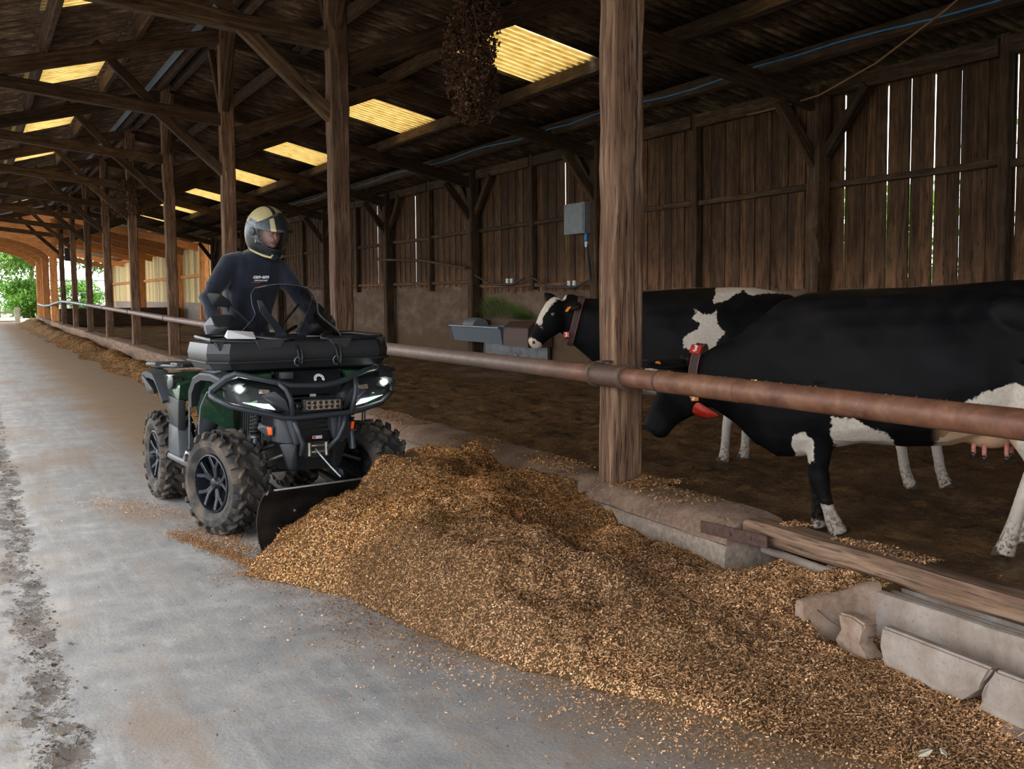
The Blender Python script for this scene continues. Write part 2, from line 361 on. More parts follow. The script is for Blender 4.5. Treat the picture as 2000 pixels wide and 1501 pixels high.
# tinted chips of feed
t = NT('chopped_feed'); a = t.attr('tint', 'Color'); n = t.noise(t.pos(), 90, 4); c = t.mix(t.rng(n, .35, .65, 0, .5), a, (.05, .03, .012))
M['feed'] = t.out(c, .9, n, .5, .006, spec=.15)
t = NT('feed_chips'); M['chips'] = t.out(t.attr('tint', 'Color'), .8, spec=.25)
t = NT('tree_leaves'); a = t.attr('tint', 'Color'); tr = t.n('BsdfTranslucent', Color=a); t.out(a, .6, spec=.3)
mx = t.n('MixShader', Fac=.45, i1=t.b.outputs[0], i2=tr.outputs[0]); t.t.links.new(mx.outputs[0], t.t.nodes['Material Output'].inputs['Surface']); M['leaf'] = t.mat
M['bark'] = simple('tree_bark', (.09, .07, .05), .95, 0., 12, .4)
t = NT('dried_leaves'); M['dried'] = t.out(t.attr('tint', 'Color'), .85, spec=.2)
# vehicle
M['black_plastic'] = simple('black_body_plastic', (.013, .0145, .017), .42, 0., 120, .2, .1)
M['grey_plastic'] = simple('dark_grey_plastic', (.035, .040, .047), .48, 0., 150, .2, .15)
M['bumper'] = simple('powder_coated_tube', (.026, .032, .040), .5, .1, 150, .15, .1)
M['green_paint'] = simple('dark_green_paint', (.018, .055, .028), .22, 0., 30, .15, .03, Coat_Weight=.6)
M['trim_sheen'] = simple('grey_fender_trim', (.12, .14, .16), .35, 0., 100, .2, .08)
t = NT('muddy_tyre_rubber'); O = t.obj(); n = t.noise(O, 9, 5, .6); c = t.mix(t.rng(n, .42, .65, 0, .75), (.028, .027, .027), (.13, .10, .075)); M['tyre'] = t.out(c, .8, t.noise(O, 70, 3), .25, .004, spec=.3)
M['rim'] = simple('black_alloy', (.035, .04, .05), .3, .7, 60, .2)
M['chassis'] = simple('black_frame_steel', (.014, .014, .015), .5, .3, 60)
M['winch'] = simple('brass_grey_rollers', (.36, .33, .27), .35, .8, 60)
M['blade'] = simple('black_blade_steel', (.028, .024, .021), .38, .5, 9, .6, .25)
M['edge_steel'] = simple('worn_bare_steel', (.20, .19, .18), .4, .8, 60)
M['rope'] = simple('grey_winch_rope', (.42, .45, .5), .7)
t = NT('lit_headlamp'); t.out((1, 1, 1), .2, Emission_Color=(.93, 1., .88, 1), Emission_Strength=14.); M['lamp_on'] = t.mat
t = NT('running_light'); t.out((.8, .85, .9), .2, Emission_Color=(.85, .92, 1, 1), Emission_Strength=1.0); M['drl'] = t.mat
t = NT('lamp_glass'); t.out((.04, .05, .045), .06, spec=.6, Coat_Weight=1.); M['lamp_glass'] = t.mat
t = NT('amber_reflector'); t.out((.75, .09, .01), .25, Emission_Color=(.9, .1, .01, 1), Emission_Strength=.06); M['amber'] = t.mat  # faint glow added to the reflector, which is no lamp
M['led'] = simple('led_bar_reflectors', (.42, .33, .26), .3, .6, 90, .5)
t = NT('clear_windshield'); g = t.n('BsdfGlossy', Roughness=.03, Color=(1, 1, 1, 1)); tp = t.n('BsdfTransparent', Color=(.90, .92, .94, 1)); fr = t.n('Fresnel', IOR=1.45)
mx = t.n('MixShader', Fac=t.m('MULTIPLY', fr.outputs[0], .8), i1=tp.outputs[0], i2=g.outputs[0]); t.t.links.new(mx.outputs[0], t.t.nodes['Material Output'].inputs['Surface']); M['clear'] = t.mat
M['white'] = simple('white_print', (.75, .75, .75), .5, 0., 50, .05, .0)
M['red'] = simple('red_print', (.55, .02, .02), .5, 0., 50, .1, .0)
M['tag_red'] = simple('red_plastic_tag', (.50, .025, .012), .45, 0., 50, .15)
M['tag_orange'] = simple('orange_ear_tag', (.75, .22, .02), .45, 0., 50, .1)
M['strap'] = simple('dark_grey_collar_strap', (.05, .042, .038), .8, 0., 90)
M['strap_edge'] = simple('red_collar_edge', (.30, .05, .03), .7)
# rider
t = NT('navy_jersey'); O = t.obj(); n = t.noise(t.scale(O, (160, 160, 160)), 1, 2); f = t.noise(t.scale(O, (9, 9, 1.3)), 1, 4, .55, .4); nb = t.noise(O, 6, 4)
c = t.mix(t.rng(nb, .35, .7), (.008, .0105, .019), (.018, .023, .038)); M['jersey'] = t.out(c, .85, t.m('ADD', t.m('MULTIPLY', n, .06), f), .7, .03, spec=.2, Sheen_Weight=.25)
M['trousers'] = simple('dark_trousers', (.016, .018, .024), .85)
M['glove'] = simple('black_glove', (.018, .018, .02), .65)
M['skin'] = simple('skin', (.48, .22, .15), .5, 0., 90, .12, .1, Subsurface_Weight=.1)
M['lips'] = simple('lips', (.36, .11, .09), .45)
M['brow'] = simple('grey_brow_hair', (.10, .07, .055), .9)
M['eye_white'] = simple('eye_white', (.6, .57, .53), .2); M['eye_dark'] = simple('eye_iris', (.03, .02, .015), .15)
M['khaki'] = simple('matt_khaki_gold', (.44, .38, .20), .42, .15, 120, .08, .05)
M['helmet_black'] = simple('matt_helmet_black', (.014, .016, .019), .4)
M['helmet_grey'] = simple('helmet_slate_grey', (.055, .068, .08), .42)
M['helmet_liner'] = simple('helmet_liner', (.02, .018, .018), .9)
# cattle
def hide(name):
    t = NT(name); O = t.obj(); a = t.attr('patch', 'Fac'); d = t.attr('dirt', 'Fac'); pk = t.attr('pink', 'Fac')
    n = t.noise(O, 7, 5, .6); n2 = t.noise(O, 45, 4, .6); hair = t.noise(t.scale(O, (60, 160, 40)), 1, 3)
    w = t.rng(t.m('ADD', a, t.m('ADD', t.m('MULTIPLY', t.m('SUBTRACT', n, .5), .12), t.m('MULTIPLY', t.m('SUBTRACT', n2, .5), .03))), -.004, .004)
    blk = t.mix(t.rng(n, .42, .7), (.0035, .0035, .0042), (.009, .0075, .0065)); wh = t.mix(t.rng(n2, .35, .7), (.50, .42, .34), (.62, .55, .47))
    c = t.mix(w, blk, wh); c = t.mix(pk, c, t.mix(n2, (.50, .26, .12), (.62, .40, .24)))
    c = t.mix(t.m('MULTIPLY', d, t.rng(n2, .45, .6)), c, (.06, .035, .018))
    return t.out(c, t.rng(n, .3, .7, .52, .7), t.m('ADD', t.m('MULTIPLY', hair, .25), t.m('MULTIPLY', n, 1.0)), .35, .012, spec=.10)
M['hide'] = hide('holstein_hide')
M['hoof'] = simple('muddy_hoof', (.05, .035, .022), .7)
M['muzzle'] = simple('wet_pink_muzzle', (.36, .20, .17), .3, 0., 40, .3)
M['horn_dark'] = simple('dark_skin', (.02, .016, .015), .4)
M['teat'] = simple('pink_teat', (.42, .15, .11), .5, 0., 40, .3)
# ================================================================== SETTING
XP, XW = 3.63, 10.3                     # post row, right wall
TY = [.2, 6.03, 11.9, 17.75, 23.35, 29.1, 35.1, 41.1, 47.2, 53.5]
RIDGE, SL = 5.80, .225
def roofz(x): return RIDGE - SL * abs(x - 3.6)

# floors ----------------------------------------------------------
xs = np.concatenate([np.arange(-3.4, 0, .1), np.arange(0, 3.36, .04), [3.4]]); ys = np.concatenate([np.arange(-20, -4, 2), np.arange(-4, 2, .25), np.arange(2, 12, .06), np.arange(12, 30, .4), np.arange(30, 80.1, 2)])
def zalley(X, Y):
    k = np.exp(-((X - .2 + .1 * fbm(X * 1.1, Y * 1.1, 2)) / .10) ** 2)
    return .006 * fbm(X * 1.3, Y * 1.3) - k * .02 * (fbm(X * 7, Y * 5, 3) > .0) * (Y < 14)
v, q = grid(xs, ys, zalley); link('floor', np_mesh('floor', v, q, M['alley']), kind='structure', label='pale concrete feed alley floor with brown dust')
xs = np.concatenate([np.arange(3.7, 8, .04), np.arange(8, 10.6, .15)]); ys = np.concatenate([np.arange(-20, -2, 2), np.arange(-2, 2, .2), np.arange(2, 12, .04), np.arange(12, 26, .12), np.arange(26, 99, .8)])
v, q = grid(xs, ys, lambda X, Y: .02 + .045 * fbm(X * 2.3, Y * 2.3, 3) + .05 * np.abs(fbm(X * 6, Y * 6, 4)) * (Y < 26) - .012)
link('floor', np_mesh('floor', v, q, M['muck']), kind='structure', label='dark wet muck on the floor of the cattle pen')
v, q = grid(np.linspace(4, 10.5, 14), np.linspace(14, 26, 14), lambda X, Y: X * 0 - .004)
o = link('puddle', np_mesh('puddle', v, q, M['water'])); tag(o, 'shallow brown puddles shining between the muck near the drinking trough', 'puddle', kind='stuff')
g = G(); g.box((0, 60, -.16), (240, 300, .2)); g.build('ground', M['ground'], kind='structure')
g = G(); g.box((-11.5, 35, -.05), (16, 120, .06)); g.build('ground', M['yard'], kind='structure', label='unseen brown yard strip outside the open side, added to tame bounce light')  # strip out of view, added to keep green bounce light off the barn
g = G(); g.box((-2, 88, -.045), (16, 22, .06)); g.build('ground', M['gravel'], kind='structure', label='pale gravel yard outside the barn')

# curb ------------------------------------------------------------
curb = thing('feed_curb', 'low concrete and timber curb dividing the feed alley from the pen', 'curb', (3.5, 4.6, 0))
def curb_block(y0, y1, mat, lift=0, dx=0, step=.12, sq=False):
    ny = max(3, int((y1 - y0) / step)); rings = []
    P = [(3.43, -.02), (3.425, .14), (3.42, .215), (3.432, .228), (3.418, .242), (3.455, .305), (3.53, .343), (3.70, .352), (3.79, .345), (3.81, .30), (3.81, -.02)]
    if sq: P = [(3.42, -.02), (3.42, .10), (3.42, .20), (3.42, .325), (3.435, .343), (3.46, .348), (3.56, .35), (3.70, .352), (3.79, .345), (3.81, .30), (3.81, -.02)]
    gcs = []
    for i in range(ny + 1):
        y = y0 + (y1 - y0) * i / ny; r = []
        for k, (x, z) in enumerate(P):
            j = (vn(np.array(y * 2.2 + k), np.array(k * .9)) - .5) * .022 + (vn(np.array(y * 9.), np.array(k * 3.3)) - .5) * .010
            e = .012 if i in (0, ny) else 0
            r.append((x + dx + (j if 0 < k < 9 else 0) + e * (k < 5) - 3.5, y - 4.6, z + lift + (j * .8 if 3 < k < 9 else 0) - e)); gcs.append((y, x, z))
        rings.append(r)
    g = G(); g.loft(rings, True, 0, gcs); return g.build('curb_block', mat, curb, True, 50)
jy = [4.66, 6.5, 9.6, 12.2, 17.4, 23.0, 29, 35, 41, 47.3, 53.6, 60, 67, 74]
for i in range(len(jy) - 1):
    curb_block(jy[i] + .008, jy[i + 1] - .008, M['curb'] if i < 3 else M['curb_wood'], (0, 0, .0, .005, .012, 0, .01, -.01, .02, .0, .02, .04, .05)[i], 0, .12 if i < 4 else .4, i > 2)
g = G(); g.beam((.105, 4.64 - 4.6, .308), (.105, -2.5 - 4.6, .300), .165, .10, seg=40, jit=.004, ch=.018); g.build('curb_timber', M['curb_wood'], curb, True, 40, label='squared reddish timber laid along the curb behind the trough')
g = G(); g.box((.15, -1.5 - 2.05, .10), (.10, 6.1, .26)); g.build('curb_footing', M['trough'], curb)
g = G(); g.tube([(.06, 4.52 - 4.6, .225), (.05, 3.5 - 4.6, .205), (.05, 1 - 4.6, .2)], .022, 8); g.build('pipe_edge', M['trough'], curb, True)
g = G(); g.prism([(-.05, -.002), (.42, .0), (.42, .055), (.41, .06), (-.05, .062)], .012, (-.012 - .10 + .10, 0, 0), (0, -1, 0), (0, 0, 1), (-1, 0, 0), .002)
o = g.build('strap_plate', M['rust_dark'], curb, label='rusty steel strap bolted across the timber joint'); o.location = (-.062, .21, .262); o.rotation_euler = (0, 0, .15)
for s in (.17, .31):
    g = G(); g.lathe([(.017, 0), (.017, .010), (.010, .013), (.010, .02)], (0, 0, 0), (-1, 0, 0), 6); b = g.build('bolt', M['rust_dark'], o); b.location = (-.012, -s, .03)
# pen-side of the curb and row footing
# right wall -------------------------------------------------------
wr = thing('wall_right', None, None, (XW, 0, 0)); wr['kind'] = 'structure'
def wp(name, g, mat, **kw): return g.build(name, mat, wr, **kw)
for (y0, y1, h) in ((-8, 23.3, 1.60), (23.3, 55.4, 1.74)):
    g = G(); g.box((.20, (y0 + y1) / 2, h / 2), (.24, y1 - y0, h)); wp('concrete_base', g, M['pen_wall'])
for z in (.55, .95, 1.3):
    pass
# boards, each one its own mesh
bm_ = []
for k in range(8):
    g = G(); w = .190 + .002 * (k % 3); tw = (k - 3.5) * .0004
    g.beam((0, 0, 0), (0, tw * 4, 2.72), w, .022, (1, 0, 0), 3, .0015, .003); bm_.append(g.mesh('board', M['board']))
y = 3.0; nb = 0
while y < 55.2:
    mid = (abs(((y - 8.0) % 12) - 6) < 4)
    bz = 1.56 if y < 23.3 else 1.70
    o = bpy.data.objects.new('board', bm_[random.randrange(8)]); COL.objects.link(o); o.parent = wr
    o.location = (.075 + random.uniform(-.001, .001) + .016 * (nb % 2 == 0), y, bz + random.uniform(-.03, .02)); o.rotation_euler = (random.uniform(-.0026, .0026), 0, random.uniform(-.03, .03))
    gap = (.010 if random.random() < .07 else random.choice([-.003, -.002, -.004])) if y > 12.3 else random.choice([-.002, .007, .009, .011, .015, .008, .019, -.002])
    if 24 < y < 34: gap = random.choice([-.003, -.004, -.002, .010, .02])
    y += .184 + gap; nb += 1
g = G()
for y0, y1 in zip(TY[:-1], TY[1:]):
    g = G(); g.beam((-.02, y0 + .12, 4.17), (-.02, (y0 + y1) / 2 - .07, 4.17), .11, .20, seg=5); wp('wall_plate', g, M['old_wood'])
    g = G(); g.beam((-.02, (y0 + y1) / 2 + .07, 4.17), (-.02, y1 - .12, 4.17), .11, .20, seg=5); wp('wall_plate', g, M['old_wood'])
    for a, b in ((y0 + .12, (y0 + y1) / 2 - .07), ((y0 + y1) / 2 + .07, y1 - .12)):
        zz = 2.93 + random.uniform(-.04, .04)
        g = G(); g.beam((.02, a, zz), (.02, b, zz + random.uniform(-.03, .03)), .06, .085, seg=4); wp('girt', g, M['old_wood'])
        z2 = (1.70 if y1 < 24 else 1.80)
        if y0 > 15: g = G(); g.beam((.02, a, z2), (.02, b, z2), .06, .075, seg=4); wp('girt', g, M['board'])
    g = G(); ym = (y0 + y1) / 2; g.beam((.0, ym, 1.6), (.0, ym, 4.30), .13, .11, (1, 0, 0), 6); wp('wall_stud', g, M['old_wood'])
for i, y in enumerate(TY[1:]):
    g = G(); g.beam((-.10, y, .02), (-.10, y, 4.22), .24, .22, (1, 0, 0), 8, .006, .02); wp('wall_post', g, M['old_wood'])
    for s in (-1, 1):
        g = G(); g.beam((-.06, y + s * .10, 3.32), (-.06, y + s * .85, 4.10), .10, .13, seg=4); wp('knee_brace', g, M['old_wood'])
g = G(); g.beam((-.16, TY[2] - .14, 1.9), (-.2, TY[2] - .05, 2.35), .07, .05); wp('cleat', g, M['old_wood'])
# newer part of the wall: pale boards, orange posts
NWY = [55.6, 63.3, 78.0, 97.0]
g = G(); g.box((.20, 76.3, .6), (.24, 41.8, 1.2)); wp('concrete_base', g, M['trough'])
bp_ = []
for k in range(3):
    g = G(); g.beam((0, 0, 0), (0, 0, 3.1), .39, .022, (1, 0, 0), 2, .003, .006); bp_.append(g.mesh('board', M['pale_board']))
y = 55.6
while y < 97:
    o = bpy.data.objects.new('board', bp_[random.randrange(3)]); COL.objects.link(o); o.parent = wr; o.location = (.09, y, 1.2); y += .40
for a, b in zip(NWY[:-1], NWY[1:]):
    g = G(); g.beam((0, a, 2.55), (0, b, 2.55), .10, .16, seg=3); wp('girt', g, M['new_wood'])
    g = G(); g.beam((0, a, 4.15), (0, b, 4.15), .14, .26, seg=3); wp('wall_plate', g, M['new_wood'])
for y in NWY:
    g = G(); g.beam((-.12, y, .02), (-.12, y, 4.2), .26, .55, (1, 0, 0), 3, .003); wp('wall_post', g, M['new_wood'])
    g = G(); g.beam((-.06, y + .1, 3.1), (-.06, y + 1.7, 4.1), .12, .2, seg=2); wp('knee_brace', g, M['new_wood'])

# roof: 'ceiling' with purlins and every near sheet as a piece -------
ceil = thing('ceiling', None, None, (3.6, 0, RIDGE)); ceil['kind'] = 'structure'
PX = [4.85, 6.3, 8.0, 9.3, 10.36]; PXL = [2.33, 1.06, -.2, -1.5, -2.8]
def cp(name, g, mat, **kw): return g.build(name, mat, ceil, **kw)
YB = [-8, -4, .2] + TY[1:]
YR = YB + [56.0]
def L(x, y, z): return (x - 3.6, y, z - RIDGE)
NEWY = [56.0, 63.3, 72, 78, 88, 97.5]
for X in PX[:-1] + PXL[:-1] + [3.74, 3.46]:
    for y0, y1 in zip(YR[:-1], YR[1:]):
        z = roofz(X) - .045 - .095
        g = G(); g.beam(L(X, y0 - .05, z), L(X, y1 + .05, z), .095, .20, (.225 * (1 if X > 3.6 else -1), 0, 1), 4, .004, .008); cp('purlin', g, M['old_wood'])
    for y0, y1 in zip(NEWY[:-1], NEWY[1:]):
        if y0 > 77 and X < 3.5: continue
        z = roofz(X) - .045 - .05
        g = G(); g.beam(L(X, y0, z), L(X, y1, z), .07, .10, (.225 * (1 if X > 3.6 else -1), 0, 1), 2, .002, .008); cp('purlin', g, M['new_wood'])
def sheet_mesh(x0, x1, n, mats, name='roof_sheet', pitch=.177, amp=.026, over=.12):
    """corrugated sheet from purlin x0 (high) to x1 (low); local origin at y start"""
    per = 8; ny = n * per + 1; ys = np.arange(ny) / per * pitch; s = np.sign(x1 - x0)
    xa = x0 - s * .02; xb = x1 + s * over; v = []; gc = []
    for lay in (0, .007):
        for x in np.linspace(xa, xb, 3):
            t = (x - xa) / (xb - xa); lift = .045 - .05 * t + .02
            z = RIDGE - SL * abs(x - 3.6) + amp * np.cos(ys / pitch * 2 * PI) + lay + lift
            v.append(np.stack([np.full(ny, x - 3.6), ys, z - RIDGE], -1)); gc.append(np.stack([ys, np.full(ny, x), z], -1))
    v = np.concatenate(v); gc = np.concatenate(gc); q = []
    for l in (0, 3):
        for r in range(2):
            a = (l + r) * ny
            for j in range(ny - 1): q.append((a + j, a + j + 1, a + ny + j + 1, a + ny + j))
    for r in (0, 2):
        a = r * ny; b = (r + 3) * ny
        for j in range(ny - 1): q.append((a + j, a + j + 1, b + j + 1, b + j))
    return np_mesh(name, v, q, mats, True, gc=gc)
SW = 6
skyY = [8.2, 14.1, 20.1, 26.4, 32.4, 38.4, 44.4, 50.4]
def is_sky(yc): return any(a - .05 < yc < a + 1.95 for a in skyY)
cache = {}
def place_row(x0, x1, ys0, ys1, mat, sky=False, far=30.):
    y = ys0; i = 0
    while y < ys1:
        if y >= far:
            n = int((ys1 - y) / .177); me = sheet_mesh(x0, x1, n, mat)
            o = link('roof_sheets_far', me, ceil, kind='stuff', loc=(0, y, 0))
            break
        key = (x0, x1, 'o'); 
        if key not in cache: cache[key] = sheet_mesh(x0, x1, SW, mat)
        o = link('roof_sheet', cache[key], ceil, loc=(0, y, random.uniform(-.002, .003))); y += SW * .177; i += 1
rows = [(3.66, 4.85), (4.85, 6.3), (6.3, 8.0), (8.0, 9.3), (9.3, 10.75)]
rowsL = [(3.54, 2.33), (2.33, 1.06), (1.06, -.2), (-.2, -1.5), (-1.5, -3.1)]
for r in rows + rowsL:
    if r in (rows[2], rowsL[1]):
        y = -2.0; segs = []
        for s in skyY: segs.append((y, s)); y = s + 11 * .177
        segs.append((y, 56.0))
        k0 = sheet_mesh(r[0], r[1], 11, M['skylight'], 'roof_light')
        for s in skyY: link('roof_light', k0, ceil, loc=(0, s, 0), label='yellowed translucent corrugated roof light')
        for a, b in segs:
            n = int(round((b - a) / .177)); key = (r, n)
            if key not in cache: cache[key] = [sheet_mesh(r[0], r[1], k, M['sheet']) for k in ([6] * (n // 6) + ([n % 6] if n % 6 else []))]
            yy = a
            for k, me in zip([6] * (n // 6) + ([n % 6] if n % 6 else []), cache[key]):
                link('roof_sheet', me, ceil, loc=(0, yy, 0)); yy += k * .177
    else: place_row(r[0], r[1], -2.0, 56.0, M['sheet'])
for r in [(3.66, 10.75)]:
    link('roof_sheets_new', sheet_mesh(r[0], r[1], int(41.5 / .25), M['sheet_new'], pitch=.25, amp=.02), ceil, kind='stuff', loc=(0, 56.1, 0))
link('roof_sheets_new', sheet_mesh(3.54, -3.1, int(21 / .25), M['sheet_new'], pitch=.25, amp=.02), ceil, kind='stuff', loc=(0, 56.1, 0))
for r in rows + rowsL: link('roof_blocker_behind', sheet_mesh(r[0], r[1], 34, M['sheet']), ceil, kind='stuff', loc=(0, -8.05, 0))  # unseen roof behind the camera, added so light comes mostly from the left
g = G(); g.box((7.0, -8.1, 3), (7.0, .2, 6.2)); g.build('wall_back_blocker', M['board'], kind='structure')  # unseen gable added to block light, left open over the alley
g = G(); g.box((.12, -2.6, 2.2), (.10, 11, 4.5)); wp('behind_blocker', g, M['board'])  # unseen slab added behind the camera to keep side light out
g = G(); g.prism([(-.30, -.055), (0, .03), (.30, -.055), (.30, -.045), (0, .045), (-.30, -.045)], 85, (0, -8, .05)); cp('ridge_cap', g, M['sheet'])
g = G(); g.beam(L(3.3, 12.2, 5.62), L(3.3, 55, 5.62), .012, .15, seg=2, jit=0, ch=.002); cp('ridge_flashing', g, M['blue_steel'], label='blue grey metal flashing under the ridge')

# timber posts and trusses -----------------------------------------
post_m = []
for k in range(3):
    g = G(); g.beam((0, 0, 0), (0, 0, 5.35), .205, .205, (1, 0, 0), 22, .006, .014); post_m.append(g.mesh('timber_post', M['post_wood'], True, 35))
g = G(); g.beam((0, 0, 0), (0, 0, 5.35), .205, .205, (1, 0, 0), 22, .005, .014); front_post = g.mesh('timber_post', M['post_wood'], True, 35)
tr_parts = []
def tp(name, g): tr_parts.append((name, g.mesh(name, M['old_wood'])))
def rz_(x): return roofz(x) - .33 - RIDGE          # rafter centre, relative to the ridge
for sgn, xe in ((1, 10.2), (-1, -2.9)):
    g = G(); g.beam((sgn * .02, 0, rz_(3.6)), (xe - 3.6, 0, rz_(xe)), .12, .23, seg=14, jit=.005); tp('rafter', g)
g = G(); g.beam((-.05, -.0, 4.21 - RIDGE), (-4.6, 0, 4.74 - RIDGE), .15, .18, seg=9, jit=.006); tp('tie_beam', g)
g = G(); g.beam((-.03, 0, 3.42 - RIDGE), (-1.0, 0, 4.30 - RIDGE), .11, .15, seg=5); tp('knee_brace', g)
g = G(); g.beam((.12, 0, 3.98 - RIDGE), (3.0, 0, 5.02 - RIDGE), .12, .22, seg=7, jit=.006); tp('strut', g)
g = G(); g.beam((5.95, 0, 3.98 - RIDGE), (6.62, 0, 3.1 - RIDGE), .11, .16, seg=3); tp('knee_brace', g)
g = G(); g.beam((-1.85, .0, 5.22 - RIDGE), (-1.02, 0, 4.36 - RIDGE), .10, .13, seg=3); tp('strut', g)
for i, y in enumerate(TY):
    o = link('timber_post', front_post if i == 1 else post_m[i % 3], None, loc=(XP, y, .34), rot=(random.uniform(-.004, .004), random.uniform(-.006, .004), 0))
    tag(o, 'rough timber post on the curb, %s of the row counted from the big front post' % ORD[i - 1] if i > 1 else ('nearest timber post, wide and cracked, with the pipe coupling in front of it' if i else 'timber post on the curb beside the trough, outside the left of the timber'), 'post', 'timber posts along the feed curb')
    r = thing('roof_truss', 'dark roof truss of rafters and braces over the %s post of the row' % (ORD[i - 1] if i else 'unseen near'), 'roof truss', (3.6, y + .0, RIDGE), 0, 'old roof trusses')
    for n_, me in tr_parts: link(n_, me, r)
    if i > 1:
        g = G(); g.beam((0, .1, 4.35 - RIDGE), (0, .85, 5.4 - RIDGE), .09, .11, seg=3); g.build('ridge_brace', M['old_wood'], r)
        g = G(); g.beam((0, -.1, 4.35 - RIDGE), (0, -.85, 5.4 - RIDGE), .09, .11, seg=3); g.build('ridge_brace', M['old_wood'], r)
# crack in the front post: narrow dark groove set into its camera face
g = G(); pts = []
z = .6
while z < 4.4: pts.append((.035 + .012 * math.sin(z * 3.1) + random.uniform(-.004, .004), -.1035, z)); z += .05
r1 = []
for i, p in enumerate(pts):
    w = .0035 * math.sin(PI * i / (len(pts) - 1)) ** .5 + .0006
    r1.append([(p[0] - w, p[1] - .004, p[2]), (p[0] + w, p[1] - .004, p[2]), (p[0] + w, p[1] + .03, p[2]), (p[0] - w, p[1] + .03, p[2])])
g.loft(r1); fp = [o for o in COL.objects if o.name.startswith('timber_post') and abs(o.location.y - 6.03) < .01][0]
g.build('crack', M['helmet_liner'], fp, label='long dark drying crack')
# left eave posts
for i, y in enumerate(TY[:-1]):
    o = link('eave_post', post_m[i % 3], None, loc=(-2.75, y, -1.0)); tag(o, 'timber post under the open left eave, %s from the camera' % ORD[i], 'post', 'eave posts on the open side')
# new orange section
NP = [59.5, 66.0, 72.5]
g = G(); g.beam((0, 0, 0), (0, 0, 5.0), .30, .34, (1, 0, 0), 2, .002); np_me = g.mesh('orange_post', M['new_wood'])
for i, y in enumerate(NP):
    o = link('orange_post', np_me, None, loc=(XP, y, .36)); tag(o, 'new orange timber post at the far end of the row, %s' % ('beside the last dark post', 'middle of the three', 'last before the open end')[i], 'post', 'orange posts at the far end')
AY = [57, 62, 67.5, 73.5]
for i, y in enumerate(AY):
    r = thing('orange_truss', 'new orange glued timber portal with curved knee, %s from the dark barn' % ORD[i], 'roof truss', (3.6, y, RIDGE), 0, 'orange trusses at the far end')
    g = G(); g.beam((.0, 0, -.42), (6.65, 0, -.42 - SL * 6.65), .16, .36, seg=2, jit=.001); g.build('rafter', M['new_wood'], r)
    g = G(); g.beam((.0, 0, -.42), (-6.5, 0, -.42 - SL * 6.5), .16, .36, seg=2, jit=.001); g.build('rafter', M['new_wood'], r)
    # curved haunch from the post up over the alley
    up_ = []; lo_ = []
    for k in range(13):
        a = k / 12 * PI / 2
        lo_.append((-.15 - 3.6 * (1 - math.cos(a)), 3.05 - RIDGE + 1.35 * math.sin(a)))
        up_.append((-.15 - 3.6 * (1 - math.cos(a)) + .0, -.62 - SL * (3.6 * (1 - math.cos(a)))))
    g = G(); g.prism(lo_ + up_[::-1], .14, (0, -.07, 0)); g.build('curved_haunch', M['new_wood'], r)
for y in (78, 88, 97):
    r = thing('orange_truss', 'new orange rafter over the far pen, %s' % {78: 'nearest to the dark barn', 88: 'middle one', 97: 'at the far gable'}[y], 'roof truss', (3.6, y, RIDGE), 0, 'orange rafters over the far pen')
    g = G(); g.beam((.0, 0, -.42), (6.65, 0, -.42 - SL * 6.65), .16, .36, seg=2, jit=.001); g.build('rafter', M['new_wood'], r)

# pipe rail ---------------------------------------------------------
rail = thing('pipe_rail', 'long rusty steel pipe rail running along the posts at chest height', 'rail', (3.47, 6, 1.03))
RY = [-1.5, 5.05, 5.62]
ry = [(-1.5, 1.025), (2.9, 1.025), (5.0, 1.025), (5.83, 1.02), (10.2, 1.02), (16, 1.04), (22.3, 1.08), (28.1, 1.14), (34, 1.20), (41, 1.27), (47, 1.33), (52, 1.35), (56, 1.27), (61, 1.12), (66, 1.08), (71.5, 1.13)]
def rp(a, b, r, name='pipe', mat='pipe', dz=0):
    pts = [(0, a - 6, float(np.interp(a, *zip(*ry))) - 1.03 + dz)]
    for y, z in ry:
        if a < y < b: pts.append((0, y - 6, z - 1.03 + dz))
    pts.append((0, b - 6, float(np.interp(b, *zip(*ry))) - 1.03 + dz))
    g = G(); g.tube(pts, r, 24); return g.build(name, M[mat], rail, True, 40)
rp(-1.5, 4.6, .060); rp(4.6, 5.35, .062); rp(5.35, 22.2, .058); rp(22.2, 40, .058); rp(40, 71.5, .062, mat='galv')
rp(5.72, 6.10, .068, 'coupling', 'clamp')
for y in (5.70, 6.06): 
    g = G(); g.lathe([(.068, -.02), (.078, -.018), (.080, 0), (.078, .018), (.068, .02)], (0, y - 6, -.008), (0, 1, 0), 24); g.build('coupling_ring', M['clamp'], rail, True, 40)
g = G(); g.lathe([(.061, -.012), (.065, -.01), (.065, .01), (.061, .012)], (0, 5.33 - 6, -.005), (0, 1, 0), 24); g.build('weld_ring', M['rust_dark'], rail, True, 40)
for y in TY[2:]:
    g = G(); z = float(np.interp(y, *zip(*ry))) - 1.03
    g.lathe([(.06, -.03), (.070, -.028), (.070, .028), (.06, .03)], (0, y - 6, z), (0, 1, 0), 16); g.box((.09, y - 6, z + .0), (.12, .05, .02)); g.build('pipe_clamp', M['clamp'], rail)
g = G(); g.prism([(-.03, 0), (.30, .0), (.30, .008), (-.03, .008)], .06, (0, 6.0 - 6 - .06, .070), (1, 0, 0), (0, 0, 1), (0, 1, 0)); g.build('bracket_plate', M['rust_dark'], rail)
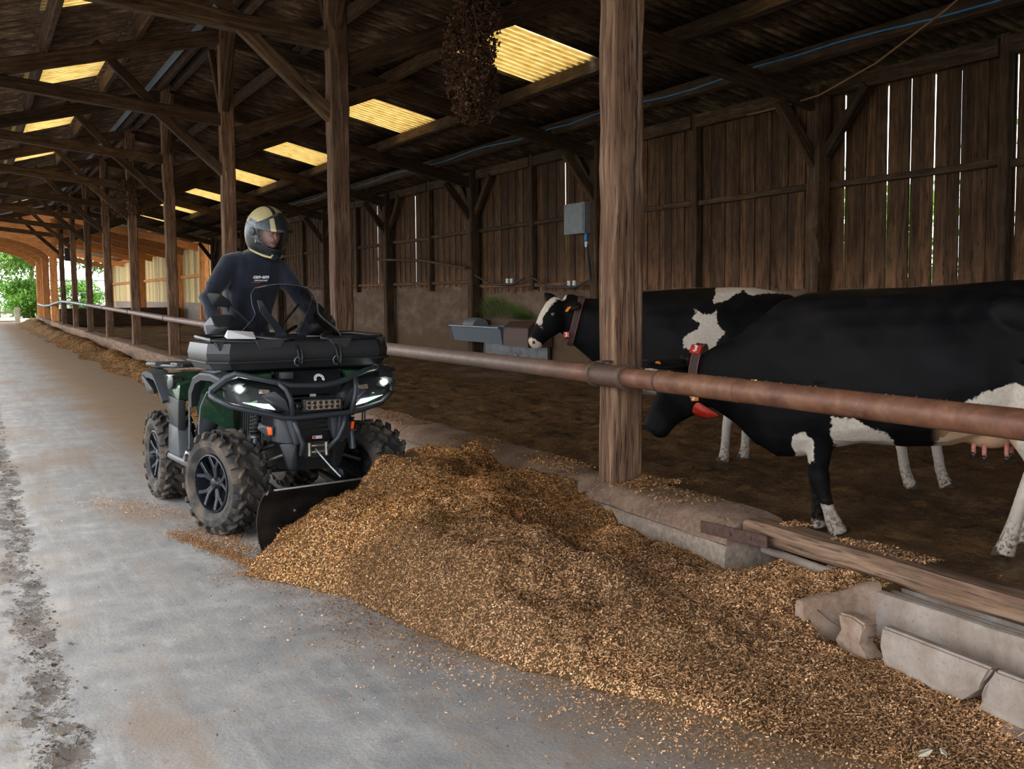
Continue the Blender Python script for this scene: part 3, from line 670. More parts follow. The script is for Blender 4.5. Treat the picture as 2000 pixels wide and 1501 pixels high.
# ================================================================== THINGS IN AND AROUND THE PEN
# concrete feed trough, broken at the front --------------------------
tx, ty_ = 3.2, 3.6
tr_ = thing('feed_trough', 'broken pale concrete feed trough lying against the curb timber', 'trough', (3.2, 3.6, 0))
def slab(name, A, B, t, hA, hB, z0=0.0, jag=0, seg=14, mat='trough', lab=None, inward=(1, 0), round_=True):
    """upright slab from A to B (xy), thickness t inward, uneven top"""
    A = Vector((*A, 0)); B = Vector((*B, 0)); N = Vector((*inward, 0)); rings = []; gcs = []
    for i in range(seg + 1):
        k = i / seg; p = A.lerp(B, k); h = hA + (hB - hA) * k + random.uniform(-jag, jag); e = t * .3
        zb = z0
        prof = [(0, zb), (0, h - e), (e * .5, h - e * .3), (t * .5, h), (t - e * .5, h - e * .3), (t, h - e), (t + .015, zb)]
        j = random.uniform(-.002, .002)
        rings.append([(p.x + N.x * (a + j) - 3.2, p.y + N.y * (a + j) - 3.6, z) for a, z in prof])
    g = G(); g.loft(rings); return g.build(name, M[mat], tr_, True, 40, label=lab)
slab('back_wall', (3.40, 3.62), (3.43, -1.0), .065, .255, .25, jag=.002, seg=30)
g = G(); g.box((.10, -2.3, .012), (.42, 4.6, .03)); g.build('trough_floor', M['trough'], tr_)
# left end panel, chunky, standing across
rings = []
for i in range(9):
    k = i / 8; x = 3.07 + .36 * k; y = 3.66 - .07 * k; h = .235 + .055 * k + .006 * math.sin(k * 9); w = .05 + .012 * math.sin(3 * k)
    rings.append([(x - 3.2, y - 3.6 + a, z) for a, z in ((w / 2, 0), (w / 2, h - .02), (w / 4, h - .004), (0, h), (-w / 4, h - .004), (-w / 2, h - .02), (-w / 2 - .01, 0))])
g = G(); g.loft(rings); g.build('end_panel', M['trough_brown'], tr_, True, 40)
g = G(); g.hull([(-.13, .02, 0), (-.13, .10, 0), (-.02, -.06, 0), (-.10, -.14, 0), (-.13, .03, .10), (-.09, -.02, .07), (-.06, -.09, .03)], .006); g.build('end_foot', M['trough'], tr_, True, 50)
# front wall: long piece and the cracked end
def fpanel(poly, y_of, name, x0=3.155, t=.055):
    g = G(); n = len(poly)
    fr = [(x0 + (.02 if z < .1 else 0) - 3.2 + random.uniform(-.003, .003), y - 3.6, z) for y, z in poly]; bk = [(p[0] + t + (.012 if p[2] < .1 else 0), p[1], p[2] - .004) for p in fr]
    bm = bmesh.new(); a = [bm.verts.new(p) for p in fr]; b = [bm.verts.new(p) for p in bk]
    bm.faces.new(a); bm.faces.new(b[::-1])
    for i in range(n): bm.faces.new((a[i], b[i], b[(i + 1) % n], a[(i + 1) % n]))
    bmesh.ops.recalc_face_normals(bm, faces=bm.faces); bmesh.ops.bevel(bm, geom=[e for e in bm.edges if abs(e.verts[0].co.z + e.verts[1].co.z) > .34], offset=.01, segments=2, affect='EDGES')
    me = bpy.data.meshes.new(name); bm.to_mesh(me); bm.free(); me.materials.append(M['trough_brown' if 'broken' in name else 'trough']); return link(name, me, tr_)
fpanel([(3.28, .215), (3.10, .212), (2.90, .208), (2.745, .205), (2.765, .17), (2.79, .14), (2.80, .11), (2.86, .06), (2.90, .035), (2.98, .022), (3.08, .018), (3.20, .006), (3.27, .03), (3.265, .10), (3.285, .16)], 0, 'front_panel')
fpanel([(2.735, .205), (2.3, .20), (1.5, .195), (-.5, .19), (-.5, 0), (1.5, 0), (2.3, 0), (2.84, .0), (2.80, .06), (2.785, .10), (2.775, .13), (2.75, .165)], 0, 'front_panel')
o = fpanel([(3.50, .215), (3.42, .222), (3.34, .205), (3.355, .17), (3.37, .12), (3.345, .06), (3.36, .012), (3.40, .0), (3.47, .02), (3.49, .05), (3.505, .10), (3.475, .15), (3.49, .185)], 0, 'broken_piece', 3.13, .075)
g = G(); g.tube([(-.07, .03, .2), (-.06, -.05, .165), (-.02, -.12, .13)], .0025, 6); g.tube([(-.05, -.21, .135), (.0, -.27, .15), (.04, -.33, .14)], .003, 6); g.build('rebar_wire', M['rust_dark'], tr_)
g = G(); g.tube([(3.43 - 3.2, 2.72 - 3.6, .225), (3.40 - 3.2, 2.70 - 3.6, .235), (3.395 - 3.2, 2.66 - 3.6, .215), (3.42 - 3.2, 2.63 - 3.6, .2)], .006, 8); g.build('hook', M['rust_dark'], tr_, True)
# wall drinker ------------------------------------------------------
d = thing('drinking_trough', 'galvanised tray drinker with rusty end box mounted on the pen wall', 'drinking trough', (10.1, 20.95, .6))
g = G(); y0, y1 = .05, 2.7
g.prism([(-.35, .22), (-.33, .22), (-.26, -.08), (.22, -.08), (.24, .22), (.26, .22), (.24, -.11), (-.28, -.11)], y1 - y0, (0, y0, 0)); g.build('tray', M['galv'], d)
g = G(); g.beam((-.37, y0, .225), (-.37, y1, .225), .05, .05, jit=0); g.beam((.24, y0, .225), (.24, y1, .225), .04, .05, jit=0); g.build('tray_rim', M['galv'], d)
for y in (y0, y1):
    g = G(); g.prism([(-.36, .24), (.26, .24), (.24, -.12), (-.30, -.12)], .02, (0, y - .01, 0)); g.build('end_plate', M['galv'], d)
g = G(); g.lathe([(.19, -.3), (.2, -.25), (.2, .25), (.19, .3)], (0, 2.1, .2), (0, 1, 0), 16); g.build('float_tank', M['grey_box'], d, True, 40)
g = G(); g.prism([(-.30, -.14), (.25, -.14), (.25, .24), (.10, .36), (-.15, .36), (-.30, .24)], 1.15, (0, -1.15, 0), bev=.01); g.build('end_box', M['rust_dark'], d)
g = G(); g.tube([(.18, 2.3, .25), (.20, 2.34, .7), (.19, 2.3, 1.0)], .02, 8); g.build('supply_hose', M['black_rubber'], d, True)
# grass tuft on the wall over it
n = 2000; yy = np.concatenate([rng.normal(22.5, .45, n // 2), rng.normal(21.2, .30, n // 2)]).clip(20.3, 24); hh = rng.random(n); base = np.stack([np.full(n, 10.33), yy, 1.0 + .42 * rng.random(n) * np.exp(-((yy - 22.4) / 1.2) ** 2)], -1)
L_ = .05 + .34 * hh ** 2; dirx = -.06 - .16 * rng.random(n); tip = base + np.stack([dirx, rng.normal(0, .08, n), L_ - .12], -1); w = np.stack([np.zeros(n), np.full(n, .006), np.zeros(n)], -1)
v = np.stack([base - w, base + w, tip], 1).reshape(-1, 3); c = np.repeat(np.stack([.06 + .12 * hh, .12 + .16 * hh, .02 + .04 * hh], -1), 3, 0)
o = link('wall_grass', np_mesh('wall_grass', v, np.arange(3 * n).reshape(-1, 3), M['leaf'], False, c, True)); tag(o, 'green grass growing on the pen wall above the drinker', 'grass', kind='stuff')
# wet streaked panel below
g = G(); g.box((10.285, 21.4, .3), (.06, 3.1, .6)); o = g.build('wall_patch', simple('wet_streaked_cement', (.05, .052, .055), .3, 0, 6, .5)); tag(o, 'grey wet cement patch on the wall under the drinker', 'wall patch')
# electric box -------------------------------------------------------
b = thing('fence_box', 'grey metal box hung on the board wall above the far cow', 'metal box', (10.1, 17.85, 2.6))
g = G(); g.hull([(x, y, z) for x in (-.12, .14) for y in (0, .78) for z in (0, .56)], .012); g.build('case', M['grey_box'], b)
g = G(); g.box((-.125, .39, .28), (.012, .70, .50)); g.build('lid', M['grey_box'], b)
pl = thing('power_cable', 'black cable with blue plug hanging below the grey metal box', 'cable', (10.05, 17.9, 2.55))
g = G(); g.tube([(0, 0, .04), (.01, -.02, -.3), (.03, -.08, -.75), (.1, -.1, -1.0)], .022, 8); g.build('cable', M['black_rubber'], pl, True)
g = G(); g.lathe([(.03, 0), (.04, .02), (.04, .12), (.028, .16)], (0, 0, -.10), (0, 0, 1), 12); g.build('plug', M['cable_blue'], pl, True, label='blue plug')
g = G(); g.lathe([(.03, 0), (.034, .10)], (0, 0, -.20), (0, 0, 1), 12); g.build('plug_collar', M['white'], pl, True, label='pale plug collar')
# low pipes and insulators along the wall base
for a, bb, z in ((17.9, 20.3, 1.74), (20.6, 23.1, 1.82)):
    w_ = thing('wall_pipe', 'thin dark water pipe along the wall boards %s' % ('right above the far cow' if a < 18 else 'above the drinker'), 'pipe', (10.12, a, z))
    g = G(); g.tube([(0, 0, .02), (0, .5, -.10), (0, 1.6, -.10), (0, bb - a, .12)], .02, 8); g.build('pipe', M['black_rubber'], w_, True)
    for k in (.55, .75):
        g = G(); g.lathe([(.02, 0), (.045, .02), (.03, .05), (.045, .08), (.02, .1)], (-.02, k, -.08), (0, 0, 1), 10); g.build('insulator', M['white'], w_, True)
g = G(); g.tube([(9.95, 23.2, 2.1), (10.0, 26, 2.35), (10.1, 30, 2.5)], .03, 8); o = g.build('pole', M['board']); tag(o, 'thin pole leaning along the back wall in the dark', 'pole')
# blue cable under purlins, saggy -------------------------------------
pts = []
for i, (a, bb) in enumerate(zip(TY[:8], TY[1:9])):
    for k in range(8):
        t = k / 8; pts.append((9.245, a + (bb - a) * t, roofz(9.3) - .13 + .03 * math.sin(t * 9 + i)))
g = G(); g.tube(pts, .011, 6); o = g.build('blue_cable', M['cable_blue'], None, True); tag(o, 'blue cable clipped along the roof purlin over the cows', 'cable')
P3 = [(10.15, 13.35, 4.05), (10.0, 12.4, 4.02), (9.7, 11.3, 3.98), (9.3, 9.9, 4.08), (8.9, 8.5, 4.32), (8.4, 7.2, 4.55), (7.9, 6.2, 4.75)]
g = G(); g.tube([Vector(p) + Vector((0, 0, random.uniform(-.006, .006))) for p in P3], .012, 6); o = g.build('old_cord', M['cord'], None, True); tag(o, 'frayed brown cord sagging from the wall plate towards the roof', 'cord')
g = G(); g.tube([(4.2, 10.1, 4.95), (4.85, 10.1, 4.83)], .07, 12); o = g.build('round_purlin_end', M['post_wood'], None, True, 40); tag(o, 'short round pole end jutting below the roof light', 'pole')

# hanging bundles of dried leaves -------------------------------------
def bundle(c, L_, R, n, label, seed, top):
    r = np.random.default_rng(seed); o = thing('dried_bundle', label, 'dried plant', c, 0)
    g = G(); g.tube([(0, 0, top), (.01, 0, .02)], .008, 5)
    for k in range(26):
        a = r.random() * 6.28; rr = R * (.3 + .7 * r.random()); l = L_ * (.5 + .5 * r.random()); pts = [(0, 0, 0)]
        for j in range(1, 7): t = j / 6; pts.append((rr * math.cos(a + t) * math.sin(t * 2.2) + r.normal() * .012, rr * math.sin(a + t) * math.sin(t * 2.2) + r.normal() * .012, -l * t))
        g.tube(pts, [.006 - .0007 * j for j in range(7)], 4)
    g.build('stems', M['bark'], o)
    t = r.random(n) ** .8; rad = R * (.35 + .75 * np.sin(np.clip(t, 0, 1) * 2.5)) * np.sqrt(r.random(n)); a = r.random(n) * 6.28; lump = 1 + .35 * np.sin(a * 3 + t * 9)
    c0 = np.stack([rad * lump * np.cos(a), rad * lump * np.sin(a), -L_ * t + r.normal(0, .02, n)], -1)
    s = .009 + .017 * r.random(n); u = r.normal(size=(n, 3)); u /= np.linalg.norm(u, axis=1)[:, None]; w = np.cross(u, r.normal(size=(n, 3))); w /= np.linalg.norm(w, axis=1)[:, None]; nn = np.cross(u, w)
    s = s[:, None]; P = [c0 - u * s * 1.4, c0 + w * s * .8 + nn * s * .3, c0 + u * s * 1.2, c0 - w * s * .8 + nn * s * .3]
    col = np.array([.075, .034, .017]) * (.5 + 1.1 * r.random((n, 1))) + r.random((n, 1)) ** 8 * .07
    link('leaves', np_mesh('leaves', np.stack(P, 1).reshape(-1, 3), np.arange(4 * n).reshape(-1, 4), M['dried'], False, np.repeat(col, 4, 0)), o, kind='stuff')
bundle((4.72, 10.75, 5.0), 1.70, .23, 8500, 'bundle of dried brown branches hanging from the roof beside the roof light', 5, .35)
bundle((3.45, 28.9, 4.35), .9, .35, 900, 'dark clump of dried branches hanging by a far post of the row', 6, 1.0)

# ------------------------------------------------ outside: trees, hedge, fence
def tree(c, H, R, nl, label, seed, col=(.10, .22, .035), tall=False, leaf=.16, trunk=.22, z0=.35, group='trees beyond the barn', name='tree'):
    r = np.random.default_rng(seed); rr = random.Random(seed); o = thing(name, label, 'tree', c, 0, group); g = G(); cl = []
    g.tube([(0, 0, -.2), (.1, 0, H * .3), (.05, .1, H * .62), (0, 0, H * .9)], [trunk, trunk * .8, trunk * .45, .03], 8)
    nb = 26 if not tall else 34
    for k in range(nb):
        t = z0 + (1 - z0) * (k + rr.random()) / nb; a = rr.random() * 6.28
        e = R * (math.sin(min(1, (t - z0) / (1 - z0) * .85 + .15) * PI) ** .6) * (.55 + .5 * rr.random()) if not tall else R * (1 - .6 * t) * (.6 + .5 * rr.random())
        tip = V(e * math.cos(a), e * math.sin(a), H * t + e * .35); st = V(0, 0, H * max(.15, t - .12))
        g.tube([st, st.lerp(tip, .5) + V(0, 0, .15 * e), tip], [trunk * .28, trunk * .15, .015], 5); cl += [tip, st.lerp(tip, .6)]
    g.build('trunk', M['bark'], o, True)
    cc = np.array([list(p) for p in cl]); i = r.integers(0, len(cc), nl); sp = R * (.20 if not tall else .25)
    p = cc[i] + r.normal(size=(nl, 3)) * sp * np.array([1, 1, .7]); p[:, 2] = np.maximum(p[:, 2], .2)
    u = r.normal(size=(nl, 3)); u /= np.linalg.norm(u, axis=1)[:, None]; w = np.cross(u, r.normal(size=(nl, 3))); w /= np.linalg.norm(w, axis=1)[:, None]
    s = (leaf * (.5 + r.random(nl)))[:, None]; P = [p - u * s, p + w * s * .5, p + u * s, p - w * s * .5]
    c3 = np.array(col) * (.55 + .9 * r.random((nl, 1))) * np.array([1, 1, 1]) + np.array([.05, .05, 0]) * r.random((nl, 1)) ** 3
    link('foliage', np_mesh('foliage', np.stack(P, 1).reshape(-1, 3), np.arange(4 * nl).reshape(-1, 4), M['leaf'], False, np.repeat(c3, 4, 0)), o, kind='stuff')
tree((1.7, 96, 0), 9.5, 4.2, 9000, 'broad green tree seen through the open left end of the barn', 1, (.14, .27, .05), leaf=.15)
tree((-5, 104, 0), 10, 5, 9000, 'wide green tree left of the open barn end', 2, (.16, .30, .06), leaf=.17)
tree((4.9, 112, 0), 13, 2.3, 10000, 'tall narrow tree behind the far dark posts', 3, (.05, .14, .02), True, leaf=.16)
tree((9.9, 112, 0), 13, 2.3, 8000, 'second tall narrow tree, beside the new board wall', 4, (.06, .15, .025), True, leaf=.16)
for i, (x, y, R) in enumerate([(-4, 92, 2.2), (-1.2, 90, 1.7), (3.4, 93, 1.8), (4.2, 102.5, 2.1), (8.6, 104.5, 2.1), (-9, 96, 3)]):
    tree((x, y, -.3), 2.9, R, 3600, 'low green bush %s' % ('at the far left beyond the pale fence', 'behind the pale fence post', 'beside the last orange post', 'behind the orange posts, rounder', 'below the tall narrow trees', 'outside to the far left of the yard')[i], 20 + i, (.09, .22, .03), leaf=.13, trunk=.08, z0=.12, group='bushes beyond the barn', name='bush')
for i, (x, y) in enumerate([(-13, -8), (-12, 2), (-13, 12), (-12.5, 22), (-13, 33), (-12, 45), (-13, 58)]):  # unseen trees added to cut low light from the open side
    tree((x - 13, y, -.3), 4.2, 3.4, 1200, 'unseen tree added to block low light at the open left side, %s from the camera' % ORD[i], 60 + i, (.09, .20, .03), leaf=.3, trunk=.16, z0=.1, group='added light-blocking trees at the open side')
for i, (x, y) in enumerate([(17, 7.5), (18, 13), (17.5, 18.5), (19, 25), (18, 33), (19, 42)]):
    tree((x, y, -.3), 3.6 if i not in (1, 3) else 5.2, 2.4, 2200, 'green hedge tree outside behind the board wall, %s from the camera' % ORD[i], 40 + i, (.09, .20, .03), leaf=.15, trunk=.1, z0=.1, group='hedge trees behind the board wall', name='hedge_tree')
f = thing('pale_fence', 'low pale wooden fence beyond the open end of the barn', 'fence', (2.55, 74, 0))
for x in (-.15, -2.6, -5.2):
    g = G(); g.beam((x, 0, -.1), (x, 0, .95), .32, .3, (1, 0, 0), 3, .004); g.build('post', M['fence_wood'], f)
for z in (.12, .66):
    for a in (-2.6, -5.2): g = G(); g.beam((a, 0, z), (a + 2.5, 0, z), .08, .12); g.build('rail', M['fence_wood'], f)
gt = thing('far_railing', 'thin metal railing beyond the far end of the pen', 'railing', (7, 100, 0))
for z in (.9, 1.9, 2.9): g = G(); g.tube([(-3.5, 0, z), (4, 0, z)], .05, 6); g.build('bar', M['galv'], gt)
g = G(); g.hull([(x, y, z) for x in (4.0, 10) for y in (62, 63) for z in (0, .95)], .1); o = g.build('feed_barrier', M['old_wood']); tag(o, 'dark low barrier across the far pen behind the posts', 'barrier')
bx = thing('post_box', 'small dark box fixed to the last dark post', 'box', (XP + .22, 53.3, 3.4)); g = G(); g.hull([(x, y, z) for x in (-.12, .14) for y in (-.1, .1) for z in (-.28, .28)], .02); g.build('case', M['black_plastic'], bx)

# ================================================================== FEED
PB = [(6.9, 1.9), (6.45, 1.45), (6.1, 1.28), (5.7, 1.50), (5.34, 1.66), (4.77, 1.73), (4.39, 1.82), (4.08, 1.93), (3.65, 2.13), (3.28, 2.27), (2.9, 2.42), (2.4, 2.7)]
PB = PB[::-1]; pby = [p[0] for p in PB]; pbx = [p[1] for p in PB]
CP = np.array([(2.8, 7.0, .50), (2.4, 6.65, .50), (1.9, 6.42, .34), (1.55, 6.33, .15), (3.1, 6.35, .37), (3.3, 6.6, .30), (3.3, 6.0, .22), (3.35, 5.5, .12), (2.95, 5.62, .16), (2.6, 5.75, .42), (2.25, 5.95, .44), (1.9, 6.0, .33),
    (2.05, 5.25, .30), (2.3, 5.35, .40), (2.5, 5.0, .38), (2.78, 5.25, .12), (3.05, 5.02, .31), (3.36, 4.95, .16), (2.9, 4.75, .14), (2.62, 4.55, .31), (2.85, 4.3, .15), (3.1, 4.45, .15), (3.4, 4.72, .07), (3.45, 4.2, .2), (3.25, 4.02, .23), (3.0, 3.95, .15),
    (2.5, 4.15, .18), (2.9, 3.75, .17), (2.7, 3.55, .10), (2.4, 3.5, .05), (2.95, 3.35, .07), (3.1, 7.5, .22), (2.6, 7.4, .2), (2.2, 7.2, .18), (2.6, 2.9, .02), (3.0, 2.6, .03), (3.0, 3.0, .04), (3.2, 8.2, .1)])
def hpile(X, Y):
    X = np.asarray(X, float); Y = np.asarray(Y, float); W = 0; S = 0
    for cx, cy, h in CP:
        w = np.exp(-((X - cx) ** 2 + (Y - cy) ** 2) / .05) + 1e-9; W = W + w; S = S + w * h
    h = S / W
    d = X - np.interp(Y, pby, pbx) + .06 * fbm(X * 3, Y * 3, 3)      # distance from the front edge
    blade = (6.47 + (X - 1.42) * .29) - .03 - Y                     # in front of the blade
    bl = np.clip(blade / .10 + .25, 0, 1) * (X < 2.55) + (X >= 2.55) * np.clip((8.4 - Y) / .8, 0, 1)
    cap0 = .02 * np.clip(d / .05, 0, 1); cap = np.clip(d, 0, None) * .85 * np.clip((Y - 2.2) / 1.2, .15, 1)
    h = np.minimum(h, cap0 + cap) * np.clip((Y - 2.0) / .8, 0, 1)
    h = h * (d > 0) * bl
    h = h + np.clip(h / .03, 0, 1) * (.08 * fbm(X * 4.5, Y * 4.5, 3) * np.clip(h * 5, 0, 1) + .022 * fbm(X * 14, Y * 14, 2) * np.clip(h * 8, .1, 1))
    h = np.where((X > 3.08) & (Y < 3.62), np.minimum(h, .06), h)     # inside the trough
    h = np.maximum(h, 0); return h - .014 * np.exp(-h / .008)
xs = np.arange(1.15, 3.7, .0125); ys = np.arange(2.0, 8.5, .0125)
pv, pq = grid(xs, ys, hpile)
inn = (pv[:, 2] > 0)
ok = inn[pq].any(1) & ~((pv[pq[:, 0], 0] > 3.42) & (pv[pq[:, 0], 1] > 4.6)) ; pq = pq[ok]
FEED = np.array([[.23, .108, .034], [.34, .18, .075], [.15, .066, .019], [.45, .28, .14], [.07, .034, .011], [.25, .135, .032], [.40, .19, .055], [.58, .43, .26]])
FW = np.array([.24, .22, .18, .10, .08, .08, .07, .03])
cbase = np.array([.085, .046, .018]) * (.75 + .5 * np.clip(fbm(pv[:, 0] * 5, pv[:, 1] * 5)[:, None] + .5, 0, 1.2))
# chips: bent little quads laid over the surface
def chips(px, py, pz, slope, r, L0=.0022, L1=.0085, w0=.0015, w1=.0042, lift=.003, tilt=.45):
    n = len(px); a = r.random(n) * 2 * PI; ln = (L0 + (L1 - L0) * r.random(n) ** 2)[:, None]; wd = (w0 + (w1 - w0) * r.random(n))[:, None]
    nrm = np.stack([-slope[0], -slope[1], np.ones(n)], -1) + r.normal(size=(n, 3)) * tilt; nrm /= np.linalg.norm(nrm, axis=1)[:, None]
    u = np.stack([np.cos(a), np.sin(a), np.zeros(n)], -1); u -= nrm * (u * nrm).sum(1)[:, None]; u /= np.linalg.norm(u, axis=1)[:, None]; w = np.cross(nrm, u)
    c = np.stack([px, py, pz], -1) + nrm * (lift * (.3 + r.random(n)))[:, None]
    v = np.stack([c - u * ln - w * wd, c + u * ln - w * wd * .6, c + u * ln * .9 + w * wd, c - u * ln * .8 + w * wd * .8], 1).reshape(-1, 3)
    k = r.choice(len(FEED), n, p=FW / FW.sum()); col = FEED[k] * (.6 + .65 * r.random((n, 1)))
    wet = np.clip(.5 + 1.5 * fbm(px * 1.9 + 3, py * 1.9, 4), 0, 1)[:, None]; dry = np.clip((6.1 - py) / 2.0 + .5 * fbm(px * 3, py * 3, 3), 0, 1)[:, None]
    lum = col.mean(1, keepdims=True); col = (col * (1 - .45 * dry) + (lum * np.array([1.62, 1.06, .70])) * .45 * dry * 1.3) * (.78 + .78 * wet + .12 * dry) * np.array([1.06, 1.0, .90])
    return v, np.repeat(col, 4, 0)
r = np.random.default_rng(5); N = 430000
px = 1.2 + 2.4 * r.random(N); py = 2.1 + 6.2 * r.random(N); pz = hpile(px, py)
keep = (pz > .004) & ~((px > 3.43) & (py > 4.66)); px, py, pz = px[keep], py[keep], pz[keep]
e = .012; sx = (hpile(px + e, py) - pz) / e; sy = (hpile(px, py + e) - pz) / e; sx = np.clip(sx, -2, 2); sy = np.clip(sy, -2, 2)
cv, cc = chips(px, py, pz, (sx, sy), r)
k = r.choice(len(px), 6000); sv, sc_ = chips(px[k], py[k], pz[k] + .004, (sx[k], sy[k]), r, .012, .038, .0006, .0016, .006, .6); sc_ = sc_ * 1.15
nv = len(pv); allv = np.concatenate([pv, cv, sv]); nq = (len(cv) + len(sv)) // 4
aq = np.concatenate([pq, nv + np.arange(nq * 4).reshape(-1, 4)]); ac = np.concatenate([cbase, cc, sc_])
o = link('feed_pile', np_mesh('feed_pile', allv, aq, [M['feed'], M['chips']], False, ac, midx=np.r_[np.zeros(len(pq)), np.ones(nq)]))
tag(o, 'big heap of brown chopped feed pushed up by the blade against the curb', 'feed pile', kind='stuff')
# scattered crumbs on the alley, the curb top and the rail --------------
X_, Y_ = [], []
def scat(n, f):
    x, y = f(n); X_.append(x); Y_.append(y)
scat(9000, lambda n: (r.random(n) ** .6 * 1.5 + 1.75, 1.7 + r.random(n) * 2.2))                      # thin cover near the trough
scat(3500, lambda n: (np.interp(yy_ := 2.2 + r.random(n) * 4.2, pby, pbx) - np.abs(r.normal(0, .13, n)), yy_))
t = r.random(3800); X_.append(1.40 - .30 * t + r.normal(0, .035, 3800)); Y_.append(6.25 + 1.15 * t + r.normal(0, .05, 3800) * (1 + t))  # trail behind the blade
t = r.random(3200); X_.append(1.42 - .10 * t + r.normal(0, .09, 3200)); Y_.append(6.6 + .9 * t + r.normal(0, .1, 3200))
t = r.random(1600); X_.append(1.3 - .6 * t + r.normal(0, .07, 1600)); Y_.append(8.0 + .9 * t + r.normal(0, .22, 1600))
scat(5000, lambda n: (np.interp(yy_ := 2.0 + r.random(n) * 3.4, pby, pbx) - np.abs(r.normal(0, .28, n)), yy_))
scat(2200, lambda n: (.4 + 2.9 * r.random(n), 2 + 9 * r.random(n)))
scat(3000, lambda n: (2.1 + 1.2 * r.random(n), 9 + 8 * r.random(n)))
X_ = np.concatenate(X_); Y_ = np.concatenate(Y_); kk = (hpile(X_, Y_) < .004) & (X_ < 3.3); X_, Y_ = X_[kk], Y_[kk]
# crumbs as small tetra-like lumps + flakes
v1, c1 = chips(X_, Y_, np.full(len(X_), .004), (0 * X_, 0 * X_), r, .002, .0075, .0015, .0035, .005, .5)
ct = 9000; cx = 3.45 + .33 * r.random(ct); cy = 4.7 + 12 * r.random(ct) ** 1.3; den = vn(cx * 3, cy * 3) > .42; cx, cy = cx[den], cy[den]
v2, c2 = chips(cx, cy, np.full(len(cx), .352), (0 * cx, 0 * cx), r, .004, .012, .002, .005, .008, .5)
t2 = 3000; cx = 3.55 + .14 * r.random(t2); cy = 2.4 + 2.2 * r.random(t2); den = vn(cx * 5, cy * 5) > .5; cx, cy = cx[den] + .03, cy[den]
v3, c3 = chips(cx, cy, np.full(len(cx), .362), (0 * cx, 0 * cx), r, .004, .011, .002, .004, .006, .5)
t3 = 260; an = r.normal(0, .25, t3); ry_ = 2.9 + 4.5 * r.random(t3) ** .7
v4, c4 = chips(3.47 + .058 * np.sin(an), ry_, 1.025 + .06 * np.cos(an), (0 * an, 0 * an), r, .003, .009, .002, .004, .003, .3)
hx = 3.70 + r.normal(0, .09, 2600); hy = 5.85 + np.abs(r.normal(0, .05, 2600)) * -1; hz = .355 + .06 * np.exp(-((hx - 3.70) / .08) ** 2 - ((hy - 5.9) / .08) ** 2)
v5, c5 = chips(hx, hy, hz, (0 * hx, 0 * hx), r, .004, .013, .002, .005, .01, .6)
v = np.concatenate([v1, v2, v3, v4, v5]); c = np.concatenate([c1, c2, c3, c4, c5])
o = link('scattered_feed', np_mesh('scattered_feed', v, np.arange(len(v)).reshape(-1, 4), M['chips'], False, c)); tag(o, 'loose crumbs of chopped feed strewn over the alley, curb and rail', 'crumbs', kind='stuff')
# muddy clods in the broken strip
n = 420; g = G(); rr = random.Random(3)
for k in range(n):
    y = 2.6 + 9 * rr.random() ** 1.4; x = .20 + rr.gauss(0, .055); s = .004 + .009 * rr.random() ** 2
    g.hull([(x + rr.uniform(-s, s) * 1.4, y + rr.uniform(-s, s) * 1.4, rr.uniform(-.3, .8) * s) for _ in range(7)])
o = g.build('clods', simple('dark_mud_clods', (.10, .07, .05), .95)); tag(o, 'dark dried mud clods in the broken strip at the left of the alley', 'clods', kind='stuff')
# long windrow along the curb
xs = np.arange(1.9, 3.41, .025); ys = np.concatenate([np.arange(8.9, 40, .035), np.arange(40, 70, .12)])
def hw(X, Y):
    c_ = 3.0 + .12 * fbm(Y * .35, Y * 0, 2); w = .26 + .12 * fbm(Y * .6 + 5, Y * 0, 2) + .012 * np.clip(Y - 10, 0, 50) * .4
    h = (.17 + .04 * vn(Y * 1.7, X * 2.2)) * np.exp(-((X - c_ - .05 * fbm(Y * 1.3, X, 2)) / w) ** 2) * np.clip((Y - 8.9) / 2.0, .1, 1) * (1 + .5 * fbm(Y * .8, X * 0, 2)) * (1 + .012 * np.clip(Y - 30, 0, 40))
    return h + .06 * fbm(X * 4, Y * 4, 4) * np.clip(h * 12, 0, 1) + .02 * fbm(X * 15, Y * 15, 2) * np.clip(h * 12, 0, 1) - .018
wv, wq = grid(xs, ys, hw); wq = wq[(wv[wq, 2] > 0).any(1)]
wc = np.array([.19, .105, .042]) * (.6 + .8 * vn(wv[:, 0] * 22, wv[:, 1] * 22)[:, None])
N = 110000; px = 1.95 + 1.4 * r.random(N); py = 9 + 34 * r.random(N) ** 1.5; pz = hw(px, py); kk = pz > -.004; px, py, pz = px[kk], py[kk], np.maximum(pz[kk], .0)
cv, cc = chips(px, py, pz, (0 * px, 0 * px), r, .007, .02, .003, .008, .006, .7); nv = len(wv)
o = link('feed_windrow', np_mesh('feed_windrow', np.concatenate([wv, cv]), np.concatenate([wq, nv + np.arange(len(cv)).reshape(-1, 4)]), [M['feed'], M['chips']], False, np.concatenate([wc, cc * .8]), midx=np.r_[np.zeros(len(wq)), np.ones(len(cv) // 4)]))
tag(o, 'long low ridge of brown feed along the far curb', 'feed ridge', kind='stuff')
# two pale leaves lying in the crumbs
for i, (x, y, s) in enumerate([(2.72, 2.62, .03), (2.78, 2.60, .022)]):
    g = G(); g.prism([(-s, 0), (-s * .3, s * .55), (s * .8, s * .3), (s, -.1 * s), (0, -s * .5)], .003, (0, 0, 0), (1, 0, 0), (0, 1, 0), (0, 0, 1))
    o = g.build('wood_chip', M['fence_wood']); o.location = (x, y, .028); o.rotation_euler = (.3, -.2, i * 1.2); tag(o, 'pale flat wood chip at the bottom edge, %s' % ('larger one' if i == 0 else 'smaller one'), 'wood chip')
